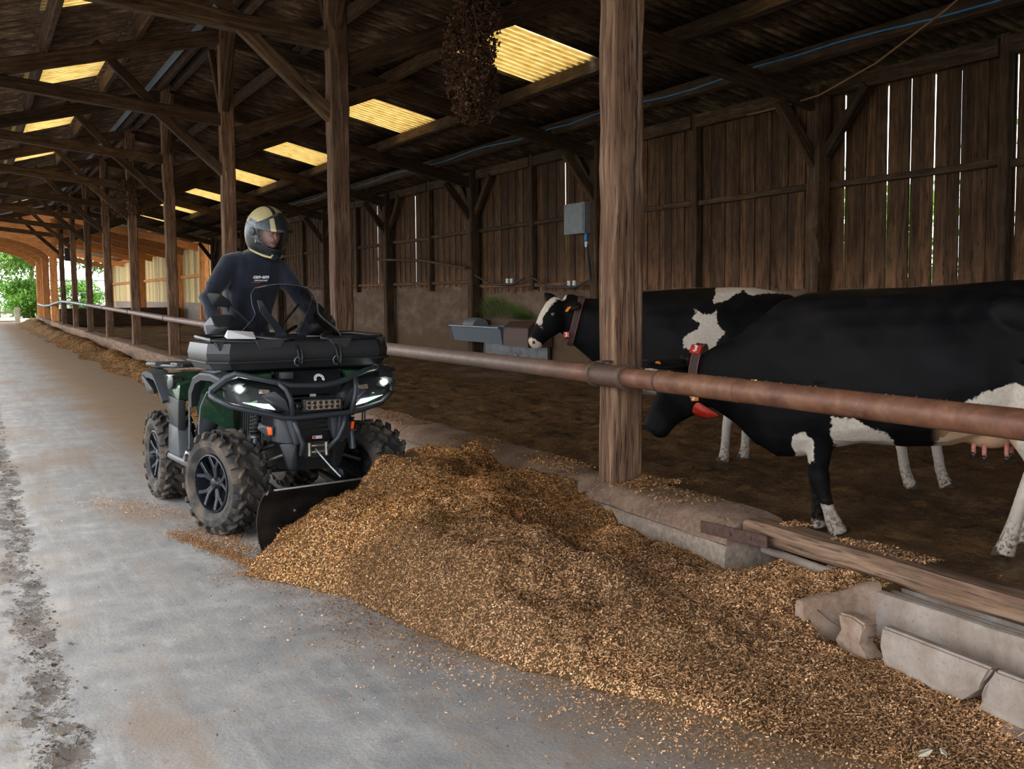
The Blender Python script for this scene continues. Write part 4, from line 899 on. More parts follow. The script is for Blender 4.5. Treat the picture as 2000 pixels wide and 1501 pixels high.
# ================================================================== CATTLE
def ell(c, u, w, ru, rw, n=20, p=2.3, egg=0):
    c, u, w = Vector(c), Vector(u), Vector(w); r = []
    for k in range(n):
        a = 2 * PI * k / n; ca, sa = math.cos(a), math.sin(a); f = (abs(ca) ** p + abs(sa) ** p) ** (-1 / p)
        r.append(c + u * ru * f * ca + w * rw * f * sa * (1 + egg * ca))
    return r
def torso(g, secs, n=24):
    """secs: (s, top, bottom, half width)"""
    g.loft([ell((s, 0, (t + b) / 2), (0, 0, 1), (0, 1, 0), (t - b) / 2, w, n, 2.35, -.22) for s, t, b, w in secs])
def limb(g, pts, flat=1.0): g.tube([p[:3] for p in pts], [p[3] for p in pts], 14, True, 0, flat)
def head_mesh(g, P, Q, dz=1.0, sc=1.0):
    """head from poll P to muzzle Q; wide flat forehead, tapering to a square muzzle"""
    P, Q = Vector(P), Vector(Q); ax = (Q - P).normalized(); w = ax.cross(Vector((0, 0, 1))).normalized(); u = w.cross(ax)  # u: towards the face (upper side)
    if u.z < 0: u = -u
    L_ = (Q - P).length; S = [(-.10, .115, .085, -.00), (0, .145, .105, -.01), (.18, .150, .118, -.012), (.36, .138, .112, -.015), (.55, .112, .088, -.008), (.74, .090, .070, 0), (.90, .082, .074, .0), (1.0, .080, .080, -.004), (1.06, .070, .072, -.008), (1.10, .048, .052, -.012), (1.12, .02, .025, -.014)]
    g.loft([ell(P + ax * (k * L_) + u * o, u, w, a * sc, b * sc, 20, 2.6, -.12) for k, a, b, o in S])
    return P, ax, u, w, L_
def poly_sd(X, Z, poly):
    poly = np.array(poly); n = len(poly); d = np.full(X.shape, 9.); ins = np.zeros(X.shape, bool)
    for i in range(n):
        a, b = poly[i], poly[(i + 1) % n]; e = b - a; w0, w1 = X - a[0], Z - a[1]; t = np.clip((w0 * e[0] + w1 * e[1]) / (e @ e), 0, 1)
        d = np.minimum(d, np.hypot(w0 - e[0] * t, w1 - e[1] * t)); c = ((a[1] > Z) != (b[1] > Z)) & (X < (b[0] - a[0]) * (Z - a[1]) / (b[1] - a[1] + 1e-12) + a[0]); ins ^= c
    return np.where(ins, d, -d)
def cow(label, F, d, build, white, voxel=.014, mirror=1):
    t = thing('cow', label, 'cow', (F[0], F[1], .02), math.atan2(d[1], d[0]))
    g = G(); info = build(g, t); me = g.mesh('body', M['hide']); o = link('body', me, t); me = remesh(o, voxel, 5, .6)
    n = len(me.vertices); co = np.zeros(n * 3); me.vertices.foreach_get('co', co); co = co.reshape(-1, 3); X, Y, Z = co.T
    # soft muscle relief
    rel = .012 * np.sin(X * 9 + 1.3 + Z * 4) * np.sin(Z * 7 + X * 3) * (Z > .6) * np.clip(np.abs(Y) * 6, 0, 1); no = np.zeros(n * 3); me.vertices.foreach_get('normal', no); co = co + no.reshape(-1, 3) * rel[:, None]; me.vertices.foreach_set('co', co.ravel())
    p, pk = white(X, Y, Z); di = np.clip((.30 - Z) / .3, 0, 1) * .9 + np.clip((.6 - Z) * .25, 0, .12)
    for nm, a in (('patch', p), ('dirt', di), ('pink', pk)):
        at = me.attributes.new(nm, 'FLOAT', 'POINT'); at.data.foreach_set('value', np.asarray(a, np.float32))
    me.update(); return t, info
def eye(par, c, r=.021):
    g = G(); g.sphere(c, r, 12); g.build('eye', M['lamp_glass'], par, True)
def ear(par, base, tip, wid, nrm, pk=False):
    base, tip, nrm = Vector(base), Vector(tip), Vector(nrm).normalized(); ax = (tip - base); w = ax.normalized().cross(nrm).normalized(); rings = []
    for k, f in ((0, .45), (.2, .8), (.45, 1.), (.7, .85), (.9, .45), (1, .1)):
        c = base + ax * k; rings.append(ell(c, nrm, w, .012 + .014 * (1 - k), wid * f, 12, 2))
    g = G(); g.loft(rings); o = g.build('ear', M['hide'], par, True)
    for nm, v in (('patch', -.2), ('dirt', .1), ('pink', 0)):
        at = o.data.attributes.new(nm, 'FLOAT', 'POINT'); at.data.foreach_set('value', [v] * len(o.data.vertices))
    return o
def ring_band(par, c, ax, ru, rw, wd, mat, th=.006, name='collar', lab=None, n=36, a0=0, a1=1):
    ax = Vector(ax).normalized(); w = Vector((0, 1, 0)); u = w.cross(ax).normalized(); w = ax.cross(u); c = Vector(c); g = G(); rings = []
    for k in range(n + 1):
        a = 2 * PI * (a0 + (a1 - a0) * k / n); d = u * ru * math.cos(a) + w * rw * math.sin(a); dn = d.normalized()
        rings.append([c + d - ax * wd / 2, c + d + dn * th - ax * wd / 2, c + d + dn * th + ax * wd / 2, c + d + ax * wd / 2])
    g.loft(rings, not (a1 - a0 >= 1)); return g.build(name, mat, par, label=lab)
def text(par, s, loc, size, N, upv, mat, name='lettering', ext=.0008, shear=0, bold=0, align='CENTER', lab=None, sx=1):
    c = bpy.data.curves.new(name, 'FONT'); c.body = s; c.size = size; c.extrude = ext; c.shear = shear; c.offset = bold; c.align_x = align; c.align_y = 'CENTER'; c.resolution_u = 3
    c.materials.append(mat); N = Vector(N).normalized(); u = Vector(upv); r = u.cross(N).normalized(); u = N.cross(r)
    o = bpy.data.objects.new(name, c); COL.objects.link(o); o.parent = par
    o.matrix_local = Matrix(((r.x * sx, u.x, N.x, loc[0]), (r.y * sx, u.y, N.y, loc[1]), (r.z * sx, u.z, N.z, loc[2]), (0, 0, 0, 1)))
    if lab: o['label'] = lab
    return o

# ---- near cow, head lowered to the curb
def buildA(g, t):
    torso(g, [(-.60, 1.27, .66, .13), (-.50, 1.34, .52, .17), (-.38, 1.44, .45, .21), (-.22, 1.49, .46, .25), (-.05, 1.51, .52, .29), (.15, 1.515, .57, .34), (.4, 1.52, .56, .39), (.65, 1.535, .58, .40), (.85, 1.55, .64, .37), (1.02, 1.56, .72, .31), (1.2, 1.545, .78, .26), (1.36, 1.50, .86, .19), (1.44, 1.40, 1.0, .12)])
    # neck
    g.loft([ell(c, u, (0, 1, 0), a, b, 20, 2.2) for c, u, a, b in [((-.40, 0, .97), (.25, 0, 1), .46, .19), ((-.58, 0, .98), (.25, 0, 1), .33, .155), ((-.74, 0, .98), (.3, 0, 1), .235, .13), ((-.88, 0, .95), (.35, 0, 1), .195, .115), ((-.97, 0, .92), (.4, 0, 1), .165, .10)]])
    info = head_mesh(g, (-.965, 0, .935), (-1.205, 0, .605), 1, 1.18)
    g.sphere((-.93, 0, 1.06), (.075, .07, .045), 12)      # poll
    # shoulders, hips
    for s in (-1, 1):
        g.sphere((-.08, s * .17, .95), (.19, .12, .36), 16); g.sphere((1.12, s * .15, 1.08), (.26, .15, .36), 16); g.sphere((1.0, s * .24, 1.36), (.16, .07, .12), 14)
    limb(g, [(-.06, -.16, .95, .15), (-.07, -.15, .74, .115), (-.10, -.13, .55, .082), (-.105, -.12, .40, .062), (-.10, -.115, .34, .066), (-.075, -.11, .26, .044), (-.04, -.105, .14, .040), (-.02, -.105, .09, .050), (.005, -.105, .04, .055), (.02, -.105, .0, .062)])
    limb(g, [(-.10, .15, .95, .14), (-.12, .12, .74, .105), (-.14, .08, .55, .072), (-.15, .06, .40, .056), (-.15, .06, .34, .058), (-.145, .055, .22, .040), (-.135, .05, .10, .046), (-.13, .05, .04, .052), (-.125, .05, .0, .058)])
    limb(g, [(1.13, -.17, 1.05, .20), (1.06, -.19, .86, .15), (1.06, -.22, .68, .095), (1.12, -.24, .55, .066), (1.12, -.25, .49, .06), (1.07, -.255, .38, .043), (1.02, -.26, .20, .042), (1.0, -.265, .12, .05), (.98, -.27, .05, .055), (.965, -.27, .0, .062)])
    limb(g, [(1.15, .17, 1.05, .20), (1.10, .17, .86, .14), (1.12, .14, .68, .09), (1.18, .12, .55, .062), (1.16, .11, .45, .052), (1.10, .11, .25, .042), (1.06, .11, .12, .048), (1.04, .108, .04, .052), (1.03, .108, .0, .058)])
    g.sphere((.86, -.02, .70), (.20, .16, .13), 16)
    limb(g, [(1.43, 0, 1.45, .04), (1.50, 0, 1.3, .028), (1.51, 0, 1.0, .022), (1.50, 0, .7, .02), (1.49, 0, .55, .04), (1.49, 0, .42, .02)])
    return info
def whiteA(X, Y, Z):
    w = np.full(X.shape, -.3); m = lambda *a: np.maximum.reduce(a)
    br = poly_sd(X, Z, [(-.26, .62), (-.17, .66), (-.11, .60), (-.10, .44), (-.24, .44)]); 
    be = poly_sd(X, Z, [(.0, .76), (.14, .76), (.36, .625), (.30, .5), (0, .5)]); b2 = poly_sd(X, Z, [(.56, .60), (.70, .72), (.74, .86), (.86, .95), (1.08, .98), (1.6, 1.0), (1.6, .3), (.9, .4), (.56, .5)])
    leg = np.minimum(.20 - Z, .3) + .25 * (X + .02) * (Y < 0); leg = np.where((X < .3) & (Y < 0), leg, -.3); lf = np.where((X < .2) & (Y > 0), .07 - Z, -.3)
    rl = np.where((X > .8) & (Z < .8), np.minimum(.3, .9 - Z) * .5, -.3)
    rl = np.where((X > 1.02) & (Z > .44) & (Z < .62) & (Y < 0), -.05 + 0 * X, rl)
    b2 = np.where(X > 1.42, -.3, b2); w = m(w, br, be, b2, leg, lf, rl); pk = np.clip(1.4 - np.hypot((X - .86) / .21, (Z - .66) / .14), 0, 1) * 1.0 * (Z < .72) * (X < 1.02)
    return w, np.clip(pk * 1.6, 0, .85)
tA, hA = cow('black cow nearest the rail, head lowered behind the big post, red numbered collar', (4.85, 5.42), (.62, -.785), buildA, whiteA, .0135)
P0, ax, u, w, Lh = hA
eye(tA, P0 + ax * .13 + u * .06 + w * .112); eye(tA, P0 + ax * .13 + u * .06 - w * .112)
ear(tA, (-.965, -.10, 1.04), (-1.20, -.22, 1.03), .06, (0.1, -.4, .9)); ear(tA, (-.965, .10, 1.04), (-1.12, .30, 1.06), .06, (0, .4, .9))
g = G(); g.lathe([(.02, 0), (.022, .002), (.022, .006), (.016, .008)], (-1.125, -.195, 1.035), (.0, -.9, .35), 14); o = g.build('ear_tag', M['tag_orange'], tA, True); 
g = G(); g.lathe([(.006, 0), (.006, .004)], (-1.125, -.202, 1.038), (.0, -.9, .35), 10); g.build('tag_hole', M['horn_dark'], o)
co = ring_band(tA, (-.915, 0, .945), (.97, 0, -.10), .215, .130, .05, M['strap'], .008, 'collar', 'dark grey neck strap with red number tags')
for k in (-1, 1):
    b = ring_band(tA, Vector((-.915, 0, .945)) + Vector((.97, 0, -.10)).normalized() * .026 * k, (.97, 0, -.10), .217, .132, .006, M['strap_edge'], .008, 'edging')
    b.parent = co
def tagplate(par, c, N, upv, digit, w_=.085, h=.065, mat='tag_red'):
    N = Vector(N).normalized(); upv = Vector(upv); rr = upv.cross(N).normalized(); uu = N.cross(rr); c = Vector(c); g = G()
    g.hull([c + rr * (a * w_ / 2) + uu * (b_ * h / 2) + N * z for a in (-1, 1) for b_ in (-1, 1) for z in (0, .016)], .004)
    o = g.build('number_tag', M[mat], par); text(o, digit, c + N * .0165, h * 1.0, N, uu, M['white'], 'digit', .001, 0, .002); return o
tagplate(co, (-.905, -.075, 1.128), (-.1, -.85, .5), (.15, .3, .9), '3', .075, .06)
tagplate(co, (-.905, -.120, .825), (-.05, -.95, -.2), (-.1, -.1, 1), '3', .065, .05, 'tag_orange')
g = G(); g.hull([(-.905 + a, -.112 + b_, .775 + c_) for a, b_, c_ in ((-.03, 0, .0), (.03, 0, .02), (-.02, .02, -.06), (.09, .05, -.09), (.16, .07, -.075), (.05, .0, -.045), (-.03, .03, -.02), (.02, .06, -.09))], .008); g.build('collar_weight', M['tag_red'], co, True, 60, label='red plastic collar weight')
for i, (s, y, z) in enumerate([(.78, -.09, .60), (.84, -.11, .585), (.96, -.10, .585), (.98, .02, .59)]):
    g = G(); g.tube([(s, y, z + .03), (s, y, z - .03), (s + .003, y, z - .055)], [.016, .014, .013], 10); tt = g.build('teat', M['teat'], tA, True)
    g = G(); g.tube([(s, y, z - .045), (s + .003, y, z - .08)], [.0145, .012], 10); g.build('teat_dip', M['horn_dark'], tt, True)
def nostrils(par, info, wet='muzzle'):
    P0, ax, u, w, Lh = info
    for s in (-1, 1):
        g = G(); g.sphere(P0 + ax * (Lh * 1.0) + u * .025 + w * s * .044 + ax * .02, (.015, .015, .015), 10); g.build('nostril', M['horn_dark'], par, True)
def hooves(par, pts):
    for (x, y) in pts:
        g = G()
        for s in (-1, 1): g.hull([(x - .055 + a * .8, y + s * .026 + b_ * .8, c_ * .9) for a, b_, c_ in ((-.02, 0, .0), (-.02, -.012 * s, .0), (.09, .026 * s, 0), (.09, -.022 * s, 0), (.0, .02 * s, .0), (.08, .022 * s, .07), (.08, -.02 * s, .075), (.0, 0, .045))], .008)
        g.build('hoof', M['hoof'], par, True, 50)
hooves(tA, [(.02, -.105), (-.125, .05), (.965, -.27), (1.03, .108)])

# ---- far cow, head raised and turned
def buildB(g, t):
    torso(g, [(-.52, 1.44, .86, .13), (-.42, 1.48, .70, .17), (-.28, 1.50, .60, .22), (-.1, 1.515, .58, .28), (.15, 1.53, .56, .35), (.4, 1.54, .55, .39), (.65, 1.545, .60, .38), (.85, 1.54, .68, .34), (1.02, 1.51, .78, .28), (1.18, 1.47, .88, .2), (1.26, 1.40, .98, .12)])
    g.loft([ell(c, u, w, a, b, 20, 2.2) for c, u, w, a, b in [((-.36, 0, 1.12), (.1, 0, 1), (0, 1, 0), .36, .18), ((-.54, -.02, 1.16), (.1, 0, 1), (0, 1, 0), .29, .15), ((-.70, -.05, 1.24), (.2, .0, 1), (-.1, 1, 0), .215, .125), ((-.82, -.09, 1.33), (.35, .1, 1), (-.3, 1, 0), .165, .11), ((-.87, -.10, 1.36), (.4, .2, 1), (-.4, 1, 0), .13, .10)]])
    info = head_mesh(g, (-.865, -.11, 1.38), (-1.065, -.30, 1.065), 1, .95)
    for s in (-1, 1):
        g.sphere((-.12, s * .17, .95), (.19, .12, .34), 16); g.sphere((.98, s * .15, 1.05), (.24, .15, .34), 16)
    for x, y in ((-.28, -.12), (-.36, .1)): limb(g, [(-.12, y * 1.3, .95, .14), (x * .7, y, .72, .10), (x, y, .5, .066), (x, y, .4, .05), (x, y, .34, .054), (x, y, .22, .036), (x, y, .09, .044), (x, y, .0, .055)])
    for x, y in ((.62, -.12), (.79, .10)):
        limb(g, [(.98, y * 1.4, 1.0, .19), (x * .6 + .36, y, .80, .14), (x * .9 + .06, y, .64, .09), (x + .03, y, .52, .062), (x + .04, y, .46, .056), (x + .01, y, .32, .042), (x, y, .12, .044), (x - .01, y, .05, .05), (x - .02, y, .0, .056)])
    g.sphere((.62, 0, .62), (.18, .15, .11), 14); limb(g, [(1.24, 0, 1.42, .04), (1.32, 0, 1.3, .028), (1.34, 0, .9, .022), (1.33, 0, .5, .04), (1.33, 0, .4, .02)])
    return info
def whiteB(X, Y, Z):
    near = Y < .02; a = poly_sd(X, Z, [(.35, 1.36), (.51, 1.30), (.55, 1.34), (.56, 1.23), (.63, 1.15), (.50, .97), (.39, 1.0), (.27, 1.03), (.28, 1.10), (.39, 1.18), (.40, 1.23), (.35, 1.28)])
    b = poly_sd(X, Z, [(.52, 1.41), (.54, 1.5), (.50, 1.62), (.95, 1.62), (.97, 1.49), (.85, 1.46), (.76, 1.50), (.63, 1.43)]); c = np.where(X > .9, poly_sd(X, Z, [(.9, 1.505), (.9, 1.6), (1.25, 1.6), (1.25, 1.475)]), -.3)
    a = np.where(near, a, -.3); b = np.where(Y < .2, b, -.3); lg = np.where(Z < .7, (.62 - Z) * .5, -.3); bl = np.where(X < .3, np.where(near, poly_sd(X, Z, [(-.3, .80), (-.14, .86), (-.12, .80), (.02, .85), (.1, .80), (.1, .5), (-.3, .5)]), -.3), -.3)
    P0 = Vector((-.865, -.11, 1.38)); Q = Vector((-1.065, -.30, 1.065)); ax = (Q - P0).normalized(); w = ax.cross(Vector((0, 0, 1))).normalized(); u = w.cross(ax); u = u if u.z > 0 else -u
    dx, dy, dz = X - P0.x, Y - P0.y, Z - P0.z; k = dx * ax.x + dy * ax.y + dz * ax.z; q = dx * w.x + dy * w.y + dz * w.z; up_ = dx * u.x + dy * u.y + dz * u.z
    head = (X < -.80) & (up_ > .0); blz = np.where(head, np.minimum(.078 - np.abs(q) - .16 * np.clip(k - .02, 0, 1) * 1.0 - .1 * np.clip(-k, 0, 1), .27 - k), -.3)
    mz = np.where((k > .40) & (X < -.85), (k - .405) * .7 + .02 * (up_ < 0), -.3)
    pk = np.where((k > .415) & (X < -.85), .30, 0) + np.clip(1.2 - np.hypot((X - .62) / .2, (Z - .58) / .12), 0, .6) * (Z < .62)
    return np.maximum.reduce([a, b, c, lg, bl, blz, mz]), pk
tB, hB = cow('black and white cow farther off, white blaze, looking past the post with raised head', (5.55, 8.6), (.78, -.62), buildB, whiteB, .0145)
P0, ax, u, w, Lh = hB
eye(tB, P0 + ax * .14 + u * .06 + w * .102, .02); eye(tB, P0 + ax * .14 + u * .06 - w * .102, .02); nostrils(tB, hB)
sgn = 1 if w.x > 0 else -1
e1 = P0 + w * .09 * sgn - ax * .02; e2 = P0 - w * .09 * sgn - ax * .02
ear(tB, e1, e1 + w * sgn * .20 + Vector((0, 0, -.03)) - ax * .02, .055, u); ear(tB, e2, e2 - w * sgn * .20 + Vector((0, 0, .09)) - ax * .02, .055, u)
for e_, s in ((e1, 1), (e2, -1)):
    c = e_ + w * sgn * s * .085 + Vector((0, 0, -.03 if s > 0 else .02)) + ax * .03 + u * .025; g = G(); wv_ = w * sgn * s
    g.prism([(-.022, -.03), (.022, -.03), (.026, .02), (.012, .035), (-.012, .035), (-.026, .02)], .004, c, wv_, ax * -1, u, .002); g.build('ear_tag', M['tag_orange'], tB)
co = ring_band(tB, (-.725, -.06, 1.25), (.95, .12, -.25), .225, .145, .05, M['strap'], .008, 'collar', 'dark grey neck strap with red edging')
for k in (-1, 1):
    b = ring_band(tB, Vector((-.725, -.06, 1.25)) + Vector((.95, .12, -.25)).normalized() * .026 * k, (.95, .12, -.25), .227, .147, .006, M['strap_edge'], .008, 'edging'); b.parent = co
tagplate(co, (-.785, -.19, 1.13), (-.3, -.95, .0), (-.1, 0, 1), '3', .06, .05)
hooves(tB, [(-.28, -.12), (-.36, .1), (.60, -.12), (.77, .10)])

# ---- third cow, mostly hidden behind the near one; only its muddy white legs show
def buildC(g, t):
    torso(g, [(-.62, 1.36, .80, .12), (-.48, 1.40, .66, .17), (-.28, 1.43, .60, .22), (-.1, 1.43, .60, .28), (.2, 1.42, .56, .35), (.5, 1.42, .56, .37), (.85, 1.42, .66, .33), (1.1, 1.40, .78, .26), (1.26, 1.32, .92, .14)])
    g.loft([ell(c, u, (0, 1, 0), a, b, 20, 2.2) for c, u, a, b in [((-.40, 0, 1.06), (.2, 0, 1), .34, .18), ((-.62, 0, 1.10), (.2, 0, 1), .25, .14), ((-.85, 0, 1.16), (.3, 0, 1), .18, .12), ((-.95, 0, 1.18), (.3, 0, 1), .15, .1)]])
    info = head_mesh(g, (-.98, 0, 1.20), (-1.28, 0, .92))
    for s in (-1, 1): g.sphere((-.12, s * .17, .92), (.18, .12, .33), 14); g.sphere((1.0, s * .15, 1.0), (.22, .15, .32), 14)
    for x, y in ((-.16, -.12), (-.05, .12)): limb(g, [(-.1, y * 1.3, .9, .14), (x, y, .68, .10), (x, y, .5, .066), (x, y, .36, .055), (x, y, .22, .038), (x, y, .09, .046), (x, y, .0, .055)])
    for x, y, f in ((.78, -.02, -.06), (1.05, .08, .07)):
        limb(g, [(1.0, y * 1.4, .95, .18), (x * .5 + .5, y, .78, .14), (x + .02, y, .60, .085), (x + .06, y, .46, .056), (x + .03, y, .30, .042), (x, y, .13, .044), (x - .03, y, .05, .05), (x - .05, y, .0, .06)])
    g.sphere((.7, 0, .62), (.16, .14, .10), 14); limb(g, [(1.24, 0, 1.3, .04), (1.3, 0, 1.15, .028), (1.31, 0, .8, .02)])
    return info
def whiteC(X, Y, Z): return np.where(Z < .66, (.56 - Z) * .5, poly_sd(X, Z, [(.2, 1.5), (.3, 1.2), (.6, 1.1), (.7, 1.5)])), 0 * X
# faces right: its tail end is nearest the post
Ld = Vector((-.80, .60, 0)).normalized()
pc = Vector((6.52, 6.38, 0)) - Ld * .92
tC, hC = cow('cow mostly hidden behind the near cow, only muddy white hind legs showing', (pc.x, pc.y), (Ld.x, Ld.y), buildC, whiteC, .02)
hooves(tC, [(-.16, -.12), (-.05, .12), (.74, -.02), (1.01, .08)])
P0, ax, u, w, Lh = hC; eye(tC, P0 + ax * .13 + u * .06 + w * .11); eye(tC, P0 + ax * .13 + u * .06 - w * .11); ear(tC, P0 + w * .09, P0 + w * .3, .055, u); ear(tC, P0 - w * .09, P0 - w * .3, .055, u)
# ================================================================== QUAD BIKE
# local frame: x to the right in the photo, y away from the camera (rear), z up; metres
Q = thing('quad_bike', 'black and dark green quad bike with front cargo tray, bull bar and lit lamps', 'quad bike', (1.82, 8.05, 0), math.radians(4.6))
XC = .03
def qp(name, g, mat, par=None, smooth=True, ang=35, **kw): return g.build(name, M[mat] if isinstance(mat, str) else mat, par or Q, smooth, ang, **kw)
def mirx(pts): return [(2 * XC - p[0], p[1], p[2]) + tuple(p[3:]) for p in pts]

# wheels: tyre with blocks, rim with five split spokes -----------------
def tyre_mesh(wd=.25, R=.335):
    g = G(); h = wd / 2; n = 48
    prof = [(.185, -h + .03), (.20, -h + .008), (.235, -h - .012), (.275, -h - .008), (.298, -h + .015), (.306, -h + .04), (.310, 0), (.306, h - .04), (.298, h - .015), (.275, h + .008), (.235, h + .012), (.20, h - .008), (.185, h - .03), (.19, 0)]
    g.loft([[Vector((a, r * math.cos(2*PI*k/n), r * math.sin(2*PI*k/n))) for r, a in prof] for k in range(n + 1)], False)
    def lug(ang, x0, x1, r0, r1, da, sk=0, tw=0):
        P = []
        for x, s in ((x0, -1), (x1, 1)):
            for r, k in ((r0, 1.15), (r1, .82)):
                for e in (-1, 1):
                    a = ang + e * da * k + s * sk; P.append((x + (tw * e if True else 0), r * math.cos(a), r * math.sin(a)))
        g.hull(P, .004, 0, 1)
    N = 20
    for i in range(N):
        a = i * 2 * PI / N
        for s in (-1, 1):
            b = a + (PI / N if s > 0 else 0)
            lug(b, s * .018, s * .058, .300, .337, .058, s * .05, s * .006)                       # centre blocks
            lug(b + PI / N * .9, s * .066, s * .104, .298, .334, .062, -s * .04, s * .007)     # intermediate
            P = []                                                                              # shoulder block wrapping down the side
            for e in (-1, 1):
                c = b + e * .055
                for x, r in ((s * .105, .300), (s * .103, .331), (s * .130, .322), (s * .146, .285), (s * .128, .275)): P.append((x, r * math.cos(c + s * .03), r * math.sin(c + s * .03)))
            g.hull(P, .003, 0, 1)
    return g.mesh('tyre', M['tyre'], True, 35)
def rim_mesh():
    g = G(); g.lathe([(.19, .10), (.186, .118), (.176, .120), (.170, .09), (.165, -.02), (.16, -.08), (.19, -.1)], (0, 0, 0), (-1, 0, 0), 36, caps=False)
    g.lathe([(.004, .03), (.16, .028), (.166, .0)], (0, 0, 0), (-1, 0, 0), 36, caps=False)
    g.lathe([(.05, .02), (.05, .075), (.038, .085), (.03, .10), (.02, .104), (.004, .104)], (0, 0, 0), (-1, 0, 0), 24)
    for i in range(5):
        a = 2 * PI * i / 5 + .3
        for s in (-1, 1):
            p0 = (a + s * .12, .045); p1 = (a + s * .12, .10); p2 = (a + s * .30, .172)
            pts = [(-.075, p0[1], p0[0]), (-.085, p1[1], p1[0]), (-.100, p2[1], p2[0])]
            V3 = [Vector((x, r * math.cos(t), r * math.sin(t))) for x, r, t in pts]
            for q0, q1 in zip(V3[:-1], V3[1:]): g.beam(q0, q1, .027, .030, (1, 0, 0), 1, 0, .004)
    return g.mesh('rim', M['rim'], True, 35)
tyre, rim = tyre_mesh(), rim_mesh()
gn = G(); gn.lathe([(.009, 0), (.009, .012), (.005, .018)], (0, 0, 0), (-1, 0, 0), 6); nutm = gn.mesh('wheel_nut', M['edge_steel'])
AX = {'fl': (-.455, -.75, .335), 'fr': (.515, -.75, .335), 'rl': (-.455, .75, .335), 'rr': (.515, .75, .335)}
for k, c in AX.items():
    o = link('tyre', tyre, Q, loc=c, rot=(random.random() * 3, 0, (0 if k[1] == 'l' else PI) + (.30 if k[0] == 'f' else 0)), label='muddy knobbly tyre, %s' % {'fl': 'front, nearest the camera', 'fr': 'front, beside the curb', 'rl': 'rear, alley side', 'rr': 'rear, curb side'}[k])
    r_ = link('rim', rim, o, label='black split-spoke wheel rim')
    for i in range(4): a = PI / 2 * i + .5; link('wheel_nut', nutm, r_ if False else o, loc=(-.078, .030 * math.cos(a), .030 * math.sin(a)))

# frame, belly, motor ---------------------------------------------------
g = G(); g.hull([(XC + x, y, z) for x, y, z in ((-.2, -.62, .34), (.2, -.62, .34), (-.22, .8, .34), (.22, .8, .34), (-.24, -.5, .60), (.24, -.5, .60), (-.24, .9, .68), (.24, .9, .68))], .02); qp('belly_frame', g, 'chassis')
g = G(); g.hull([(XC + x, y, z) for x, y, z in ((-.13, -.98, .40), (.13, -.98, .40), (-.17, -1.02, .80), (.17, -1.02, .80), (-.2, -.5, .38), (.2, -.5, .38), (-.2, -.5, .8), (.2, -.5, .8))], .015); qp('front_frame', g, 'chassis')
g = G()
for i in range(11): g.beam((XC - .15, -1.035, .66 + i * .030), (XC + .15, -1.035, .66 + i * .030), .010, .012, jit=0, ch=.002, seg=1)
qp('grille', g, 'black_plastic', smooth=False)
# seat and tank
g = G(); g.loft([ell((XC, y, z), (0, 0, 1), (1, 0, 0), hz, hx, 16, 2.8) for y, z, hz, hx in ((-.30, .98, .10, .13), (-.1, .93, .10, .15), (.15, .88, .09, .17), (.5, .88, .09, .18), (.8, .92, .09, .18), (.9, .93, .06, .16))]); qp('seat', g, 'black_rubber')
g = G(); g.hull([(XC + x, y, z) for x, y, z in ((-.2, -.5, .8), (.2, -.5, .8), (-.17, .3, .7), (.17, .3, .7), (-.14, -.5, 1.08), (.14, -.5, 1.08), (-.12, .1, .98), (.12, .1, .98))], .04); qp('tank_cover', g, 'green_paint')

